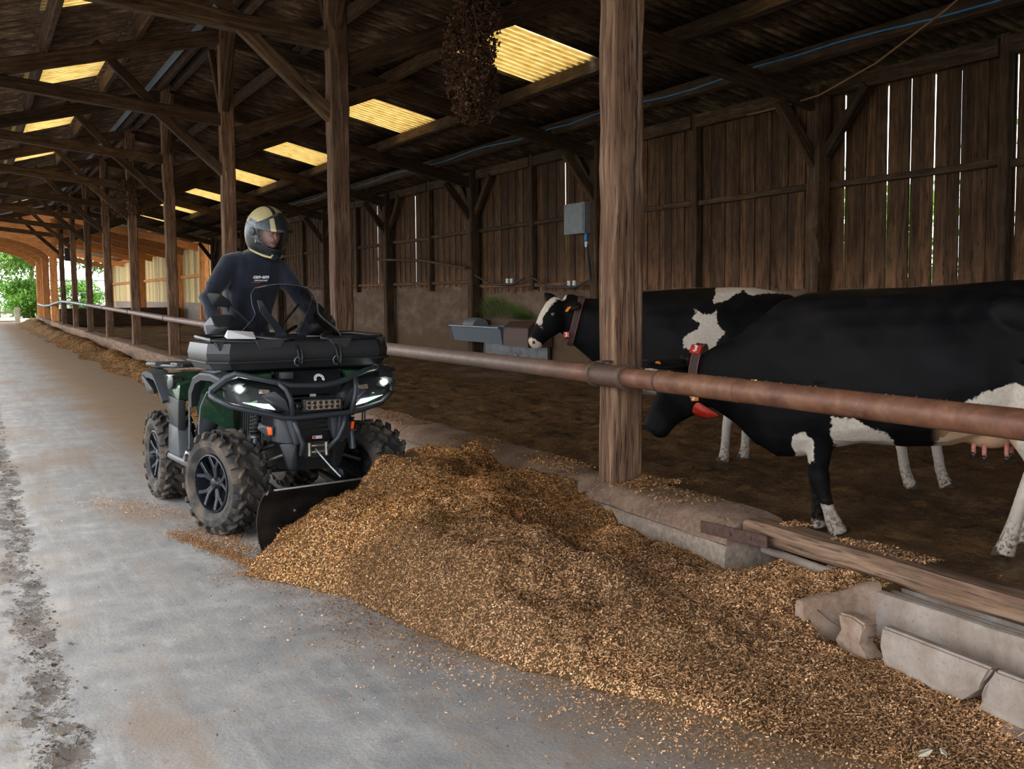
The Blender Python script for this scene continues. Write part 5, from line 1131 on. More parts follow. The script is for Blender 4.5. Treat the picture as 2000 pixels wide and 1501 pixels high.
for s in (-1, 1):
    F = (lambda pts: pts) if s < 0 else mirx
    side = 'alley side' if s < 0 else 'curb side'
    # painted front wing: top surface between tray and trim
    g = G(); g.hull(F([(-.22, -1.0, 1.035), (-.20, -.45, 1.065), (-.44, -.98, 1.02), (-.50, -.75, 1.03), (-.50, -.50, 1.01), (-.22, -1.0, .98), (-.20, -.45, .98), (-.46, -.9, .97), (-.49, -.5, .95)]), .012); qp('front_wing', g, 'green_paint')
    # arch trim (grey) sweeping over the front wheel
    path = [(-.585, -.40, .80), (-.590, -.43, .90), (-.585, -.52, .985), (-.575, -.65, 1.02), (-.565, -.85, 1.025), (-.54, -1.0, 1.0), (-.50, -1.08, .965)]
    rings = []
    for i, p in enumerate(path):
        p = Vector(p); t = (Vector(path[min(i+1, 6)]) - Vector(path[max(i-1, 0)])).normalized(); up_ = Vector((1, 0, 0)).cross(t).normalized(); up_ = up_ if up_.dot(p - Vector((-.58, -.75, .6))) > 0 else -up_
        wv = .045 if i in (0, 6) else .055; rings.append([p + Vector((-.012, 0, 0)), p + Vector((-.004, 0, 0)) + up_ * .012, p + Vector((wv, 0, 0)) + up_ * .024, p + Vector((wv + .04, 0, 0)) + up_ * .02, p + Vector((wv, 0, 0)) - up_ * .012, p - up_ * .035])
    rings = [F([tuple(q) for q in r]) for r in rings]
    g = G(); g.loft(rings); qp('front_fender_trim', g, 'grey_plastic')
    g = G(); g.hull(F([(-.48, -.56, 1.052), (-.565, -.60, 1.040), (-.56, -.90, 1.055), (-.47, -.92, 1.066), (-.50, -.56, 1.03), (-.55, -.90, 1.04), (-.47, -.90, 1.045)]), .003); qp('fender_top_panel', g, 'trim_sheen', label='satin grey panel on the fender')
    for (yy_, zz_) in ((-.50, .985), (-1.0, 1.02)):
        g = G(); g.hull(F([(-.56, yy_, zz_ + .02), (-.52, yy_ + .04, zz_ + .05), (-.50, yy_ - .05, zz_ + .03), (-.56, yy_ - .04, zz_), (-.53, yy_, zz_ - .01)]), .004); qp('trim_clip', g, 'black_plastic')
    # inner wheel arch
    g = G(); g.hull(F([(-.30, -.42, .60), (-.30, -.42, .98), (-.56, -.42, .94), (-.55, -.40, .74), (-.24, -.36, .60), (-.24, -.36, .98), (-.54, -.36, .93)]), .01); qp('inner_arch', g, 'green_paint')
    g = G(); g.hull(F([(-.20, -.95, .98), (-.46, -.9, .97), (-.24, -.45, .96), (-.22, -.95, .76), (-.26, -.45, .74), (-.20, -.45, .74)]), .01); qp('inner_panel', g, 'green_paint')
    g = G()
    for i in range(9): g.beam(F([(-.262, -.50 - .05 * i, .54)])[0], F([(-.255, -.50 - .05 * i, .75)])[0], .012, .012, (0, 1, 0), 1, 0, .002)
    qp('radiator_grille', g, 'black_plastic', smooth=False)
    g = G(); g.tube(F([(-.51, -.80, .94), (-.53, -.62, .90), (-.55, -.53, .80), (-.555, -.49, .65), (-.55, -.48, .50)]), .006, 8); qp('arch_edge', g, 'trim_sheen')
    g = G(); g.tube(F([(-.59, -.405, .80), (-.585, -.36, .60), (-.575, -.31, .42)]), .0065, 8); qp('arch_strut', g, 'trim_sheen')
    # leg shield and footwell
    g = G(); g.hull(F([(-.545, .50, .82), (-.55, .06, .80), (-.50, .52, .82), (-.50, .04, .80), (-.525, .42, .58), (-.53, .18, .56), (-.48, .42, .56), (-.48, .16, .56)]), .012); qp('side_panel', g, 'black_plastic')
    g = G(); g.hull(F([(-.530, .46, .60), (-.532, .18, .60), (-.45, .46, .60), (-.45, .16, .60), (-.55, .42, .40), (-.55, .10, .37), (-.40, .44, .38), (-.40, .08, .36)]), .012); qp('side_panel', g, 'grey_plastic')
    g = G(); g.hull(F([(-.57, .40, .36), (-.57, -.28, .36), (-.30, .42, .34), (-.30, -.30, .34), (-.56, .38, .40), (-.565, -.28, .41), (-.32, .38, .38), (-.32, -.28, .38)]), .012); qp('footwell', g, 'grey_plastic')
    g = G(); g.hull(F([(-.575, -.10, .40), (-.58, -.24, .41), (-.55, -.10, .47), (-.555, -.22, .46), (-.50, -.1, .44), (-.5, -.24, .42)]), .008); qp('foot_guard', g, 'trim_sheen')
    # rear wing
    g = G(); g.hull(F([(-.20, .28, .985), (-.20, 1.05, .95), (-.53, .28, .965), (-.54, .52, .955), (-.50, .98, .94), (-.50, 1.05, .90), (-.54, .05, .90), (-.54, .10, .78), (-.53, .36, .76), (-.25, .2, .80), (-.25, 1.0, .86)]), .02); qp('rear_wing', g, 'green_paint')
    path = [(-.575, 1.06, .90), (-.585, .98, .945), (-.59, .80, .965), (-.59, .62, .955), (-.59, .52, .91), (-.585, .44, .84), (-.57, .40, .77)]; rings = []
    for i, p in enumerate(path):
        p = Vector(p); t = (Vector(path[min(i+1, 6)]) - Vector(path[max(i-1, 0)])).normalized(); up_ = Vector((1, 0, 0)).cross(t).normalized(); up_ = up_ if up_.dot(p - Vector((-.58, .78, .6))) > 0 else -up_
        rings.append(F([tuple(q) for q in (p + Vector((-.012, 0, 0)), p + Vector((.05, 0, 0)) + up_ * .02, p + Vector((.10, 0, 0)) + up_ * .02, p + Vector((.05, 0, 0)) - up_ * .02, p - up_ * .05)]))
    g = G(); g.loft(rings); qp('rear_fender_trim', g, 'grey_plastic')
    g = G(); g.hull(F([(-.55, .72, .985), (-.50, .72, .99), (-.55, .98, .955), (-.50, .98, .96), (-.52, .85, .968)]), .003); qp('fender_top_panel', g, 'trim_sheen', label='satin grey panel on the fender')
    g = G(); g.hull(F([(-.60, .98, .93), (-.60, .62, .84), (-.50, .62, .84), (-.50, 1.0, .93), (-.58, .92, .80), (-.50, .92, .80), (-.58, .66, .80)]), .006); qp('mud_flap', g, 'black_plastic')
    g = G(); g.loft([ell(F([(x, y, z)])[0], (0, .25, 1), (0, 1, -.25), a, b, 18, 2.4) for x, y, z, a, b in ((-.50, .22, .915, .045, .085), (-.565, .22, .915, .045, .085), (-.57, .22, .915, .034, .07))]); qp('tie_down_handle', g, 'black_plastic')
    # suspension
    cx = -.17
    for (y0, y1, z0, z1, r_) in ((-.70, -.72, .56, .46, .016), (-.86, -.78, .56, .46, .016), (-.68, -.72, .42, .30, .019), (-.90, -.80, .42, .30, .019)):
        g = G(); g.tube(F([(cx, y0, z0), (-.26, (y0 + y1) / 2, (z0 + z1) / 2 + .02), (-.38, y1, z1)]), r_, 10); qp('control_arm', g, 'chassis')
    g = G(); g.tube(F([(-.14, -.93, .50), (-.36, -.86, .42)]), .010, 8); qp('tie_rod', g, 'edge_steel')
    g = G(); g.tube(F([(-.31, -.86, .50), (-.30, -.86, .62)]), .024, 12); o = qp('shock_absorber', g, 'galv')
    g = G(); h = []
    for i in range(97): a = i / 96 * 8 * 2 * PI; h.append((-.30 + .035 * math.cos(a) + .03 * i / 96, -.86 + .035 * math.sin(a), .62 + .19 * i / 96))
    g.tube(F(h), .0065, 6); g.build('coil_spring', M['chassis'], o, True)
    g = G(); g.tube(F([(-.30, -.86, .60), (-.265, -.86, .84)]), .020, 12); g.build('damper', M['chassis'], o, True)
    g = G(); g.lathe([(.036, 0), (.04, .004), (.04, .016), (.034, .02)], F([(-.302, -.86, .615)])[0], (0, 0, 1), 18); g.build('spring_seat', M['edge_steel'], o, True, 40)
    g = G()
    for i in range(6): g.lathe([(.03 - .002 * i, 0), (.038 - .003 * i, .012), (.03 - .002 * i, .024)], F([(-.20 - .024 * i, -.76, .42 - .012 * i)])[0], (-1 if s < 0 else 1, 0, -.4), 14)
    qp('axle_boot', g, 'black_rubber')
    # lamps ------------------------------------------------------------
    L1 = [(-.50, -1.02, 1.005), (-.46, -1.05, .985), (-.20, -1.06, .955), (-.16, -1.09, .90), (-.13, -1.09, .80), (-.32, -1.09, .80), (-.45, -1.07, .84), (-.53, -1.00, .89), (-.53, -.97, .97)]
    g = G(); g.hull(F(L1 + [(p[0] + .06, p[1] + .14, p[2]) for p in L1]), .008); hl = qp('lamp_pod', g, 'black_plastic')
    g = G(); g.hull(F([(-.50, -1.045, .975), (-.41, -1.08, .965), (-.385, -1.085, .93), (-.45, -1.075, .915), (-.51, -1.035, .93), (-.47, -1.0, .95)]), .006); g.build('headlamp_glass', M['lamp_glass'], hl, True, 40)
    g = G(); g.sphere(F([(-.452, -1.078, .95)])[0], (.024, .014, .017), 12); g.build('headlamp_beam', M['lamp_on'], hl, True, label='bright white lit headlamp')
    g = G(); g.hull(F([(-.335, -1.085, .945), (-.265, -1.092, .94), (-.265, -1.095, .912), (-.335, -1.092, .914), (-.3, -1.07, .93)]), .004); g.build('second_lamp', M['led'], hl, True, 40)
    g = G(); g.hull(F([(-.44, -1.085, .868), (-.30, -1.102, .852), (-.275, -1.104, .850), (-.235, -1.104, .812), (-.31, -1.104, .826), (-.33, -1.104, .842), (-.3, -1.09, .84)]), .002); g.build('running_light', M['drl'], hl, True, 40, label='white running light strip')
    g = G(); g.hull(F([(-.52, -1.01, .90), (-.34, -1.09, .885), (-.33, -1.09, .80), (-.46, -1.06, .835), (-.40, -.98, .85)]), .008); g.build('lamp_bezel', M['green_paint'], hl, True, 40)
    g = G(); g.hull(F([(-.34, -1.09, .905), (-.24, -1.11, .93), (-.17, -1.12, .87), (-.14, -1.11, .80), (-.22, -1.09, .93), (-.16, -1.08, .79)]), .008); g.build('cheek_panel', M['grey_plastic'], hl, True, 40)
    g = G(); g.hull(F([(-.275, -1.0, .705), (-.225, -1.02, .70), (-.225, -1.02, .64), (-.26, -1.0, .635), (-.28, -.9, .72), (-.22, -.9, .64), (-.30, -.92, .68)]), .006); rh = qp('reflector_bracket', g, 'grey_plastic')
    g = G(); g.hull(F([(-.268, -1.012, .700), (-.238, -1.026, .695), (-.232, -1.026, .648), (-.258, -1.014, .645), (-.25, -1.0, .67)]), .004); g.build('amber_reflector', M['amber'], rh, True, 40, label='amber side reflector')
    # lower front cheek
    g = G(); g.hull(F([(-.205, -1.06, .77), (-.07, -1.08, .77), (-.22, -1.06, .60), (-.08, -1.10, .60), (-.15, -1.09, .59), (-.2, -.95, .77), (-.22, -.95, .60), (-.07, -1.0, .7)]), .01); qp('skid_cheek', g, 'grey_plastic')
    g = G(); g.hull(F([(-.20, -1.05, .59), (-.09, -1.08, .59), (-.14, -1.06, .42), (-.09, -1.07, .42), (-.17, -.95, .58), (-.12, -.95, .42), (-.08, -.96, .5)]), .01); qp('skid_cheek', g, 'black_plastic')
    g = G(); g.hull(F([(-.18, -1.13, .77), (-.11, -1.14, .77), (-.135, -1.15, .58), (-.085, -1.15, .60), (-.17, -1.12, .72), (-.16, -1.08, .77), (-.10, -1.08, .60)]), .008); qp('bar_bracket', g, 'bumper')
    # mirror, hand guard, grip ------------------------------------------
    g = G(); g.tube(F([(-.08, -.16, 1.32), (-.16, -.14, 1.40), (-.22, -.12, 1.46)]), .010, 8); mi = qp('mirror', g, 'black_plastic', label='black mirror and stalk')
    g = G(); g.hull(F([(-.385, -.13, 1.545), (-.29, -.15, 1.54), (-.215, -.14, 1.485), (-.215, -.13, 1.435), (-.345, -.13, 1.455), (-.36, -.08, 1.535), (-.235, -.08, 1.475), (-.33, -.08, 1.46)]), .010) if s < 0 else g.hull([(.36, -.13, 1.46), (.42, -.15, 1.47), (.48, -.12, 1.42), (.46, -.12, 1.37), (.40, -.13, 1.36), (.38, -.08, 1.45), (.45, -.08, 1.40)], .010)
    g.build('mirror_shell', M['black_plastic'], mi, True, 40)
    g = G(); gp = [(-.43, -.28, 1.25), (-.44, -.26, 1.33), (-.39, -.27, 1.395), (-.27, -.31, 1.395), (-.16, -.30, 1.33), (-.14, -.27, 1.26), (-.20, -.31, 1.24), (-.36, -.33, 1.235)]
    g.hull(F(gp + [(p[0], p[1] + .02, p[2]) for p in gp] + [(-.30, -.35, 1.31), (-.38, -.34, 1.31)]), .012); qp('hand_guard', g, 'black_plastic')
    g = G(); g.hull(F([(-.435, -.275, 1.25), (-.445, -.255, 1.33), (-.40, -.29, 1.39), (-.385, -.325, 1.32), (-.38, -.32, 1.26), (-.42, -.24, 1.30)]), .006); qp('guard_end', g, 'trim_sheen')
    g = G(); g.tube(F([(-.25, -.20, 1.30), (-.42, -.19, 1.30)]), .018, 12); qp('grip', g, 'black_rubber')
g = G(); g.tube([(-.40, -.19, 1.30), (-.15, -.22, 1.30), (-.04, -.24, 1.24), (.10, -.24, 1.24), (.21, -.22, 1.30), (.46, -.19, 1.30)], .014, 12); qp('handlebar', g, 'chassis')
g = G(); g.hull([(XC + x, y, z) for x, y, z in ((-.12, -.40, 1.06), (.12, -.40, 1.06), (-.08, -.14, 1.06), (.08, -.14, 1.06), (-.10, -.42, 1.24), (.10, -.42, 1.24), (-.07, -.20, 1.27), (.07, -.20, 1.27))], .02); qp('instrument_pod', g, 'black_plastic')

# bull bar ----------------------------------------------------------------
top = [(-.475, -1.10, 1.045), (-.43, -1.14, 1.035), (-.25, -1.16, .99), (-.16, -1.17, .965), (.04, -1.175, .955), (.13, -1.17, .965), (.21, -1.16, .985), (.37, -1.13, 1.04), (.47, -1.07, 1.05)]
low = [(-.60, -1.06, .90), (-.535, -1.14, .86), (-.44, -1.17, .83), (-.30, -1.18, .795), (-.22, -1.19, .77), (-.12, -1.19, .765), (.20, -1.18, .775), (.30, -1.17, .785), (.48, -1.10, .82), (.60, -.99, .875)]
g = G(); g.tube(top, .0175, 14); bb = qp('bull_bar', g, 'bumper')
g = G(); g.tube(low, .0175, 14); g.build('lower_tube', M['bumper'], bb, True)
for pts in ([(-.23, -1.165, .985), (-.19, -1.185, .94), (-.165, -1.195, .88), (-.15, -1.19, .775)], [(.275, -1.155, 1.0), (.275, -1.175, .94), (.265, -1.18, .88), (.24, -1.18, .78)]):
    g = G(); g.tube(pts, .0165, 14); g.build('upright_tube', M['bumper'], bb, True)
for pts in ([(-.135, -1.17, .74), (-.105, -1.17, .65), (-.085, -1.17, .60), (-.09, -1.15, .52)], [(.20, -1.17, .76), (.19, -1.17, .70), (.15, -1.17, .62), (.085, -1.15, .55)]):
    g = G(); g.tube(pts, .0165, 14); g.build('lower_upright', M['bumper'], bb, True)
for s in (-1, 1):
    F = (lambda pts: pts) if s < 0 else mirx
    g = G(); g.tube([(-.47, -1.10, 1.045), (-.52, -1.06, 1.02), (-.60, -1.0, .945), (-.605, -1.02, .915), (-.59, -1.07, .895)] if s < 0 else [(.45, -1.08, 1.05), (.50, -1.04, 1.05), (.585, -.98, .97), (.605, -.97, .93), (.598, -.99, .875)], [.022, .026, .028, .026, .02], 8); g.build('corner_plate', M['bumper'], bb, True, 30)
    g = G(); g.tube(F([(-.56 if s > 0 else -.60, -1.0, .94), (-.48, -.92, .96)]), .014, 10); g.build('rear_stay', M['bumper'], bb, True)
# light bar
g = G(); g.hull([(x, y, z) for x in (-.075, .185) for y in (-1.165, -1.12) for z in (.795, .872)], .005); lb = qp('light_bar', g, 'black_plastic')
g = G(); g.box((.055, -1.169, .834), (.225, .006, .056)); g.build('lens', M['led'], lb, label='bronze coloured LED reflectors')
for i in range(6):
    for j in (0, 1):
        g = G(); g.lathe([(.004, 0), (.011, -.006), (.012, -.006), (.012, .001)], (-.04 + i * .038, -1.173, .821 + j * .027), (0, -1, 0), 10); g.build('diode', M['chassis'], lb, True, 40)
for s in (-.088, .198):
    g = G(); g.lathe([(.018, 0), (.018, .02), (.01, .024)], (s, -1.14, .83), (-1 if s < 0 else 1, 0, 0), 8); g.build('knob', M['black_plastic'], lb)
# hood and gear-shaped emblem
g = G(); g.hull([(XC + x, y, z) for x, y, z in ((-.20, -1.08, .97), (.20, -1.08, .97), (-.22, -.95, 1.04), (.22, -.95, 1.04), (-.22, -.6, 1.05), (.22, -.6, 1.05), (-.18, -1.06, .90), (.18, -1.06, .90), (-.18, -.6, .9), (.18, -.6, .9))], .012); hd = qp('hood', g, 'black_plastic')
g = G(); c = Vector((.065, -1.072, .988)); N = Vector((0, -.90, .42)).normalized(); A = Vector((1, 0, 0)); B = N.cross(A)
if B.z < 0: B = -B
ring = []
for k in range(25):
    a = -PI * .12 + PI * 1.24 * k / 24; ro = .037 if (k // 1) % 2 else .033
    ring.append([c + (A * math.cos(a) + B * math.sin(a)) * r + N * h for r, h in ((.019, .004), (ro, .004), (ro, .007), (.019, .007))])
g.loft(ring); g.build('emblem', M['white'], hd, label='white gear-shaped emblem')
for k in range(7):
    a = PI * (k + .5) / 7; g = G(); g.lathe([(.003, 0), (.003, .002)], c + (A * math.cos(a) + B * math.sin(a)) * .028 + N * .0066, N, 8); g.build('emblem_mark', M['black_plastic'], hd)
g = G(); g.hull([(x, y, z) for x in (-.19, -.11) for y in (-1.10, -1.04) for z in (1.0, 1.045)], .012); qp('switch_box', g, 'grey_plastic')
# winch: fairlead rollers, red-white badge, rope
g = G(); g.box((.022, -1.125, .55), (.16, .012, .10)); wi = qp('winch_fairlead', g, 'chassis', smooth=False)
for x in (-.035, .078):
    g = G(); g.lathe([(.008, 0), (.012, .002), (.012, .085), (.008, .088)], (x, -1.145, .51), (0, 0, 1), 12); g.build('roller', M['winch'], wi, True, 40)
for z in (.575, .535):
    g = G(); g.lathe([(.008, 0), (.0095, .003), (.0095, .083), (.008, .086)], (-.02, -1.14, z), (1, 0, 0), 12); g.build('roller', M['winch'], wi, True, 40)
g = G(); g.tube([(.012, -1.13, .553), (.025, -1.17, .52), (.055, -1.27, .455), (.085, -1.36, .40)], .005, 8); g.build('rope', M['rope'], wi, True)
g = G(); g.box((.022, -1.135, .627), (.062, .006, .018)); bd_ = qp('winch_badge', g, 'white', smooth=False, label='small white badge with a red end')
g = G(); g.box((.002, -1.1385, .627), (.020, .002, .015)); g.build('badge_mark', M['red'], bd_)
text(bd_, 'WARN', (.036, -1.139, .627), .013, (0, -1, 0), (0, 0, 1), M['chassis'], 'badge_lettering')
# front cargo tray ----------------------------------------------------------
def octo(x0, x1, y0, y1, z, c, zf=0): return [Vector(p) for p in ((x0 + c, y0, z - zf), (x1 - c, y0, z - zf), (x1, y0 + c * 1.1, z), (x1, y1 - c * .6, z + zf * .5), (x1 - c * .6, y1, z + zf * .5), (x0 + c * .6, y1, z + zf * .5), (x0, y1 - c * .6, z + zf * .5), (x0, y0 + c * 1.1, z))]
g = G(); g.loft([octo(-.50, .52, -.93, -.40, 1.045, .07), octo(-.56, .58, -.98, -.38, 1.062, .09), octo(-.595, .615, -1.01, -.37, 1.12, .11), octo(-.60, .62, -1.015, -.37, 1.165, .11), octo(-.585, .605, -1.0, -.38, 1.225, .11), octo(-.565, .585, -.98, -.40, 1.235, .105), octo(-.535, .555, -.95, -.43, 1.23, .10), octo(-.52, .54, -.93, -.45, 1.12, .09)])
tray = qp('cargo_tray', g, 'black_plastic', ang=25, label='black moulded front cargo tray')
g = G(); g.loft([octo(-.602, .622, -1.018, -.368, 1.10, .11), octo(-.607, .627, -1.022, -.366, 1.106, .112), octo(-.607, .627, -1.022, -.366, 1.112, .112), octo(-.602, .622, -1.018, -.368, 1.118, .11)]); g.build('tray_rib', M['black_plastic'], tray, True, 25)
rim_z = 1.245
def frame(pts, name='rim_frame', r=.016):
    g = G(); g.tube(pts + [pts[0]], r, 8, False, 0, .7); g.build(name, M['black_plastic'], tray, True)
frame([(-.56, -.88, rim_z), (-.46, -.97, rim_z - .005), (-.20, -.985, rim_z - .015), (-.06, -.96, rim_z - .01), (-.22, -.62, rim_z + .005), (-.34, -.42, rim_z + .01), (-.54, -.42, rim_z + .01)])
frame([(.58, -.88, rim_z), (.50, -.96, rim_z), (.24, -.975, rim_z - .01), (.14, -.94, rim_z - .01), (.26, -.62, rim_z + .005), (.36, -.42, rim_z + .01), (.56, -.42, rim_z + .01)])
for P_ in ([(-.20, -.64), (-.06, -.96), (.14, -.95), (.25, -.64), (.16, -.52), (-.12, -.52)],):
    g = G(); g.prism(P_, .012, (0, 0, 1.15), (1, 0, 0), (0, 1, 0), (0, 0, 1), .003); g.build('centre_well', M['black_rubber'], tray)
for x0, x1, z in ((-.33, -.13, 1.225), (.16, .32, 1.222), (-.565, -.50, 1.215), (.47, .58, 1.222)):
    yy0 = -1.012 if abs((x0 + x1) / 2) < .45 else -.955; g = G(); g.prism([(x0, .022), (x1, .022), (x1 - .035, -.028), (x0 + .03, -.028)], .03, (0, yy0, z), bev=.003); g.build('hand_hold', M['black_rubber'], tray)
    g = G(); g.tube([(x0 + .01, yy0 - .004, z + .016), (x0 + .033, yy0 - .006, z - .03), (x1 - .037, yy0 - .006, z - .03), (x1 - .005, yy0 - .004, z + .018)], .004, 6); g.build('hold_edge', M['grey_plastic'], tray, True)
for x in (-.045, .215):
    g = G(); g.tube([(x - .012, -1.015, 1.205), (x - .012, -1.03, 1.16), (x - .006, -1.038, 1.12), (x + .002, -1.03, 1.07)], .0085, 8, True, 0, 1.8); lt = g.build('latch', M['chassis'], tray, True, label='black rubber latch with ring')
    g = G(); rg = [(x - .012 + .024 * math.cos(2*PI*k/16), -1.035 - .004 * math.sin(2*PI*k/16), 1.105 + .028 * math.sin(2*PI*k/16)) for k in range(17)]; g.tube(rg, .0045, 6, False); g.build('latch_ring', M['galv'], lt, True)
    g = G(); g.tube([(x + .012, -1.03, 1.19), (x + .016, -1.038, 1.13), (x + .012, -1.028, 1.065)], .006, 6); g.build('latch_arm', M['grey_plastic'], lt, True)
g = G(); g.hull([(-.40, -.66, 1.245), (-.22, -.70, 1.24), (-.18, -.55, 1.25), (-.38, -.52, 1.255), (-.38, -.60, 1.30), (-.21, -.60, 1.285)], .002); qp('manual_box', g, 'white', label='white paper box lying behind the tray')
# front rack under the tray
for x in (-.45, -.2, .25, .5): g = G(); g.tube([(x, -.95, 1.03), (x, -.40, 1.035)], .012, 8); qp('rack_tube', g, 'chassis')
# rear rack
g = G(); g.tube([(-.47, 1.12, .985), (-.50, 1.05, .99), (-.50, .35, 1.02), (-.46, .28, 1.025), (.52, .28, 1.025), (.56, .35, 1.02), (.56, 1.05, .99), (.53, 1.12, .985), (-.47, 1.12, .985)], .014, 8); rk = qp('rear_rack', g, 'black_plastic')
for x in (-.30, -.1, .15, .36): g = G(); g.tube([(x, 1.12, .985), (x, .28, 1.025)], .011, 8); g.build('rack_bar', M['black_plastic'], rk, True)
for y in (.55, .85): g = G(); g.tube([(-.5, y, 1.01), (.56, y, 1.01)], .011, 8); g.build('rack_bar', M['black_plastic'], rk, True)
for x0, x1, y0, y1 in ((-.54, -.30, .78, 1.10), (-.50, -.28, .28, .48), (.32, .58, .78, 1.1)):
    g = G(); g.hull([(x, y, z + (1.1 - y) * .04) for x in (x0, x1) for y in (y0, y1) for z in (.99, 1.015)], .008); g.build('rack_plate', M['grey_plastic'], rk, True, 40)
# windshield: thin clear sheet with wing-shaped lower sides -----------------------
def wsurf(u, v):
    """u -1..1 across, v 0..1 up; returns a point on the curved sheet"""
    hw = np.interp(v, [0, .12, .35, .45, .62, .85, .96, 1.0], [.36, .345, .25, .225, .235, .225, .19, .12]); x = .10 + hw * u
    z = 1.235 + .365 * v - .01 * u * u * (v > .8); y = -.52 + .22 * v + .05 * u * u * (hw / .36)
    return Vector((x, y, z))
g = G(); rings = [[wsurf(-1 + 2 * i / 16, j / 24) for i in range(17)] for j in range(25)]
vs = [p for r_ in rings for p in r_]; vs2 = [p + Vector((0, .004, 0)) for p in vs]; n = 17; fs = []
for j in range(24):
    for i in range(16):
        a = j * n + i; fs.append((a, a + 1, a + n + 1, a + n)); b = a + len(vs); fs.append((b, b + n, b + n + 1, b + 1))
bd = [i for i in range(n)] + [j * n + n - 1 for j in range(1, 25)] + [24 * n + i for i in range(n - 2, -1, -1)] + [j * n for j in range(23, 0, -1)]
for i in range(len(bd)): a, b = bd[i], bd[(i + 1) % len(bd)]; fs.append((a, a + len(vs), b + len(vs), b))
g.add(vs + vs2, fs); ws = g.build('windshield', M['clear'], Q, True, 40, label='clear plastic windshield')
eg = [wsurf(-1, j / 24) for j in range(25)] + [wsurf(-1 + 2 * i / 16, 1) for i in range(1, 17)] + [wsurf(1, j / 24) for j in range(23, -1, -1)]
g = G(); g.tube(eg, .0022, 5); g.build('shield_edge', M['trim_sheen'], ws, True)
for pts in ([(-.085, -.36, 1.49), (-.06, -.37, 1.42), (.04, -.42, 1.27), (.05, -.42, 1.235)], [(.315, -.33, 1.49), (.29, -.36, 1.42), (.20, -.42, 1.27), (.19, -.42, 1.235)]):
    g = G(); P_ = [Vector(p) for p in pts]; rings = []
    for k, p in enumerate(P_): w_ = (.012, .026, .034, .03)[k]; rings.append([p + Vector((-w_, -.006, 0)), p + Vector((w_, -.006, 0)), p + Vector((w_, .012, 0)), p + Vector((-w_, .012, 0))])
    g.loft(rings); g.build('shield_brace', M['grey_plastic'], ws)
g = G(); g.hull([(.0, -.46, 1.225), (.22, -.46, 1.225), (.02, -.40, 1.262), (.20, -.40, 1.262), (.0, -.36, 1.225), (.22, -.36, 1.225)], .006); g.build('shield_base', M['grey_plastic'], ws, True, 40)
# snow plough blade pushed into the feed -------------------------------------------
bl = bpy.data.objects.new('plough_blade', None)
a = math.radians(16.0 - 4.6); Lb = 1.52; g = G(); n = 14; rings = []; Rb = .34
def bprof(th=0):
    P_ = []
    for k in range(n + 1):
        t = k / n; ang = -.72 + 1.62 * t; P_.append((Rb * (1 - math.cos(ang)) * 1.0, .225 + Rb * math.sin(ang) * .80))
    return P_
PR = bprof(); zmin = PR[0][1]
PR = [(y, z - zmin + .004) for y, z in PR]
for xx in (0, .012, .05, Lb - .05, Lb - .012, Lb):
    cut = .0 if .04 < xx < Lb - .04 else (0 if xx in (.012, Lb - .012) else .02); r_ = []
    for y, z in PR: r_.append(Vector((xx, -y, min(z, PR[-1][1] - cut))))
    for y, z in PR[::-1]: r_.append(Vector((xx, -y + .008, min(z, PR[-1][1] - cut) )))
    rings.append(r_)
g.loft(rings); bo = g.build('plough_blade', M['blade'], Q, True, 30, label='curved black steel plough blade'); bo.location = (-.495, -1.50, 0); bo.rotation_euler = (0, 0, a)
bpy.data.objects.remove(bl)
g = G(); g.tube([(.05, -PR[-1][0] + .004, PR[-1][1] + .002), (Lb - .05, -PR[-1][0] + .004, PR[-1][1] + .002)], .007, 8); g.build('top_edge', M['edge_steel'], bo, True, label='worn bare top edge')
g = G(); g.box((Lb / 2, -PR[0][0] - .006, .035), (Lb, .012, .07)); g.build('cutting_edge', M['blade'], bo)
for x in (.25, .5, .75, 1.0, 1.25):
    g = G(); g.lathe([(.012, 0), (.010, .006), (.003, .009)], (x, -PR[8][0] - .002, PR[8][1]), (0, -1, 0), 8); g.build('bolt', M['edge_steel'], bo)
for x in (-.20, .26):
    g = G(); g.beam((x, -.55, .30), (x + .05, -1.42, .20), .04, .05, jit=0, seg=1); qp('push_arm', g, 'chassis', smooth=False)
g = G(); g.beam((-.25, -1.36, .22), (.45, -1.28, .22), .05, .06, jit=0, seg=1); qp('blade_mount', g, 'chassis', smooth=False)
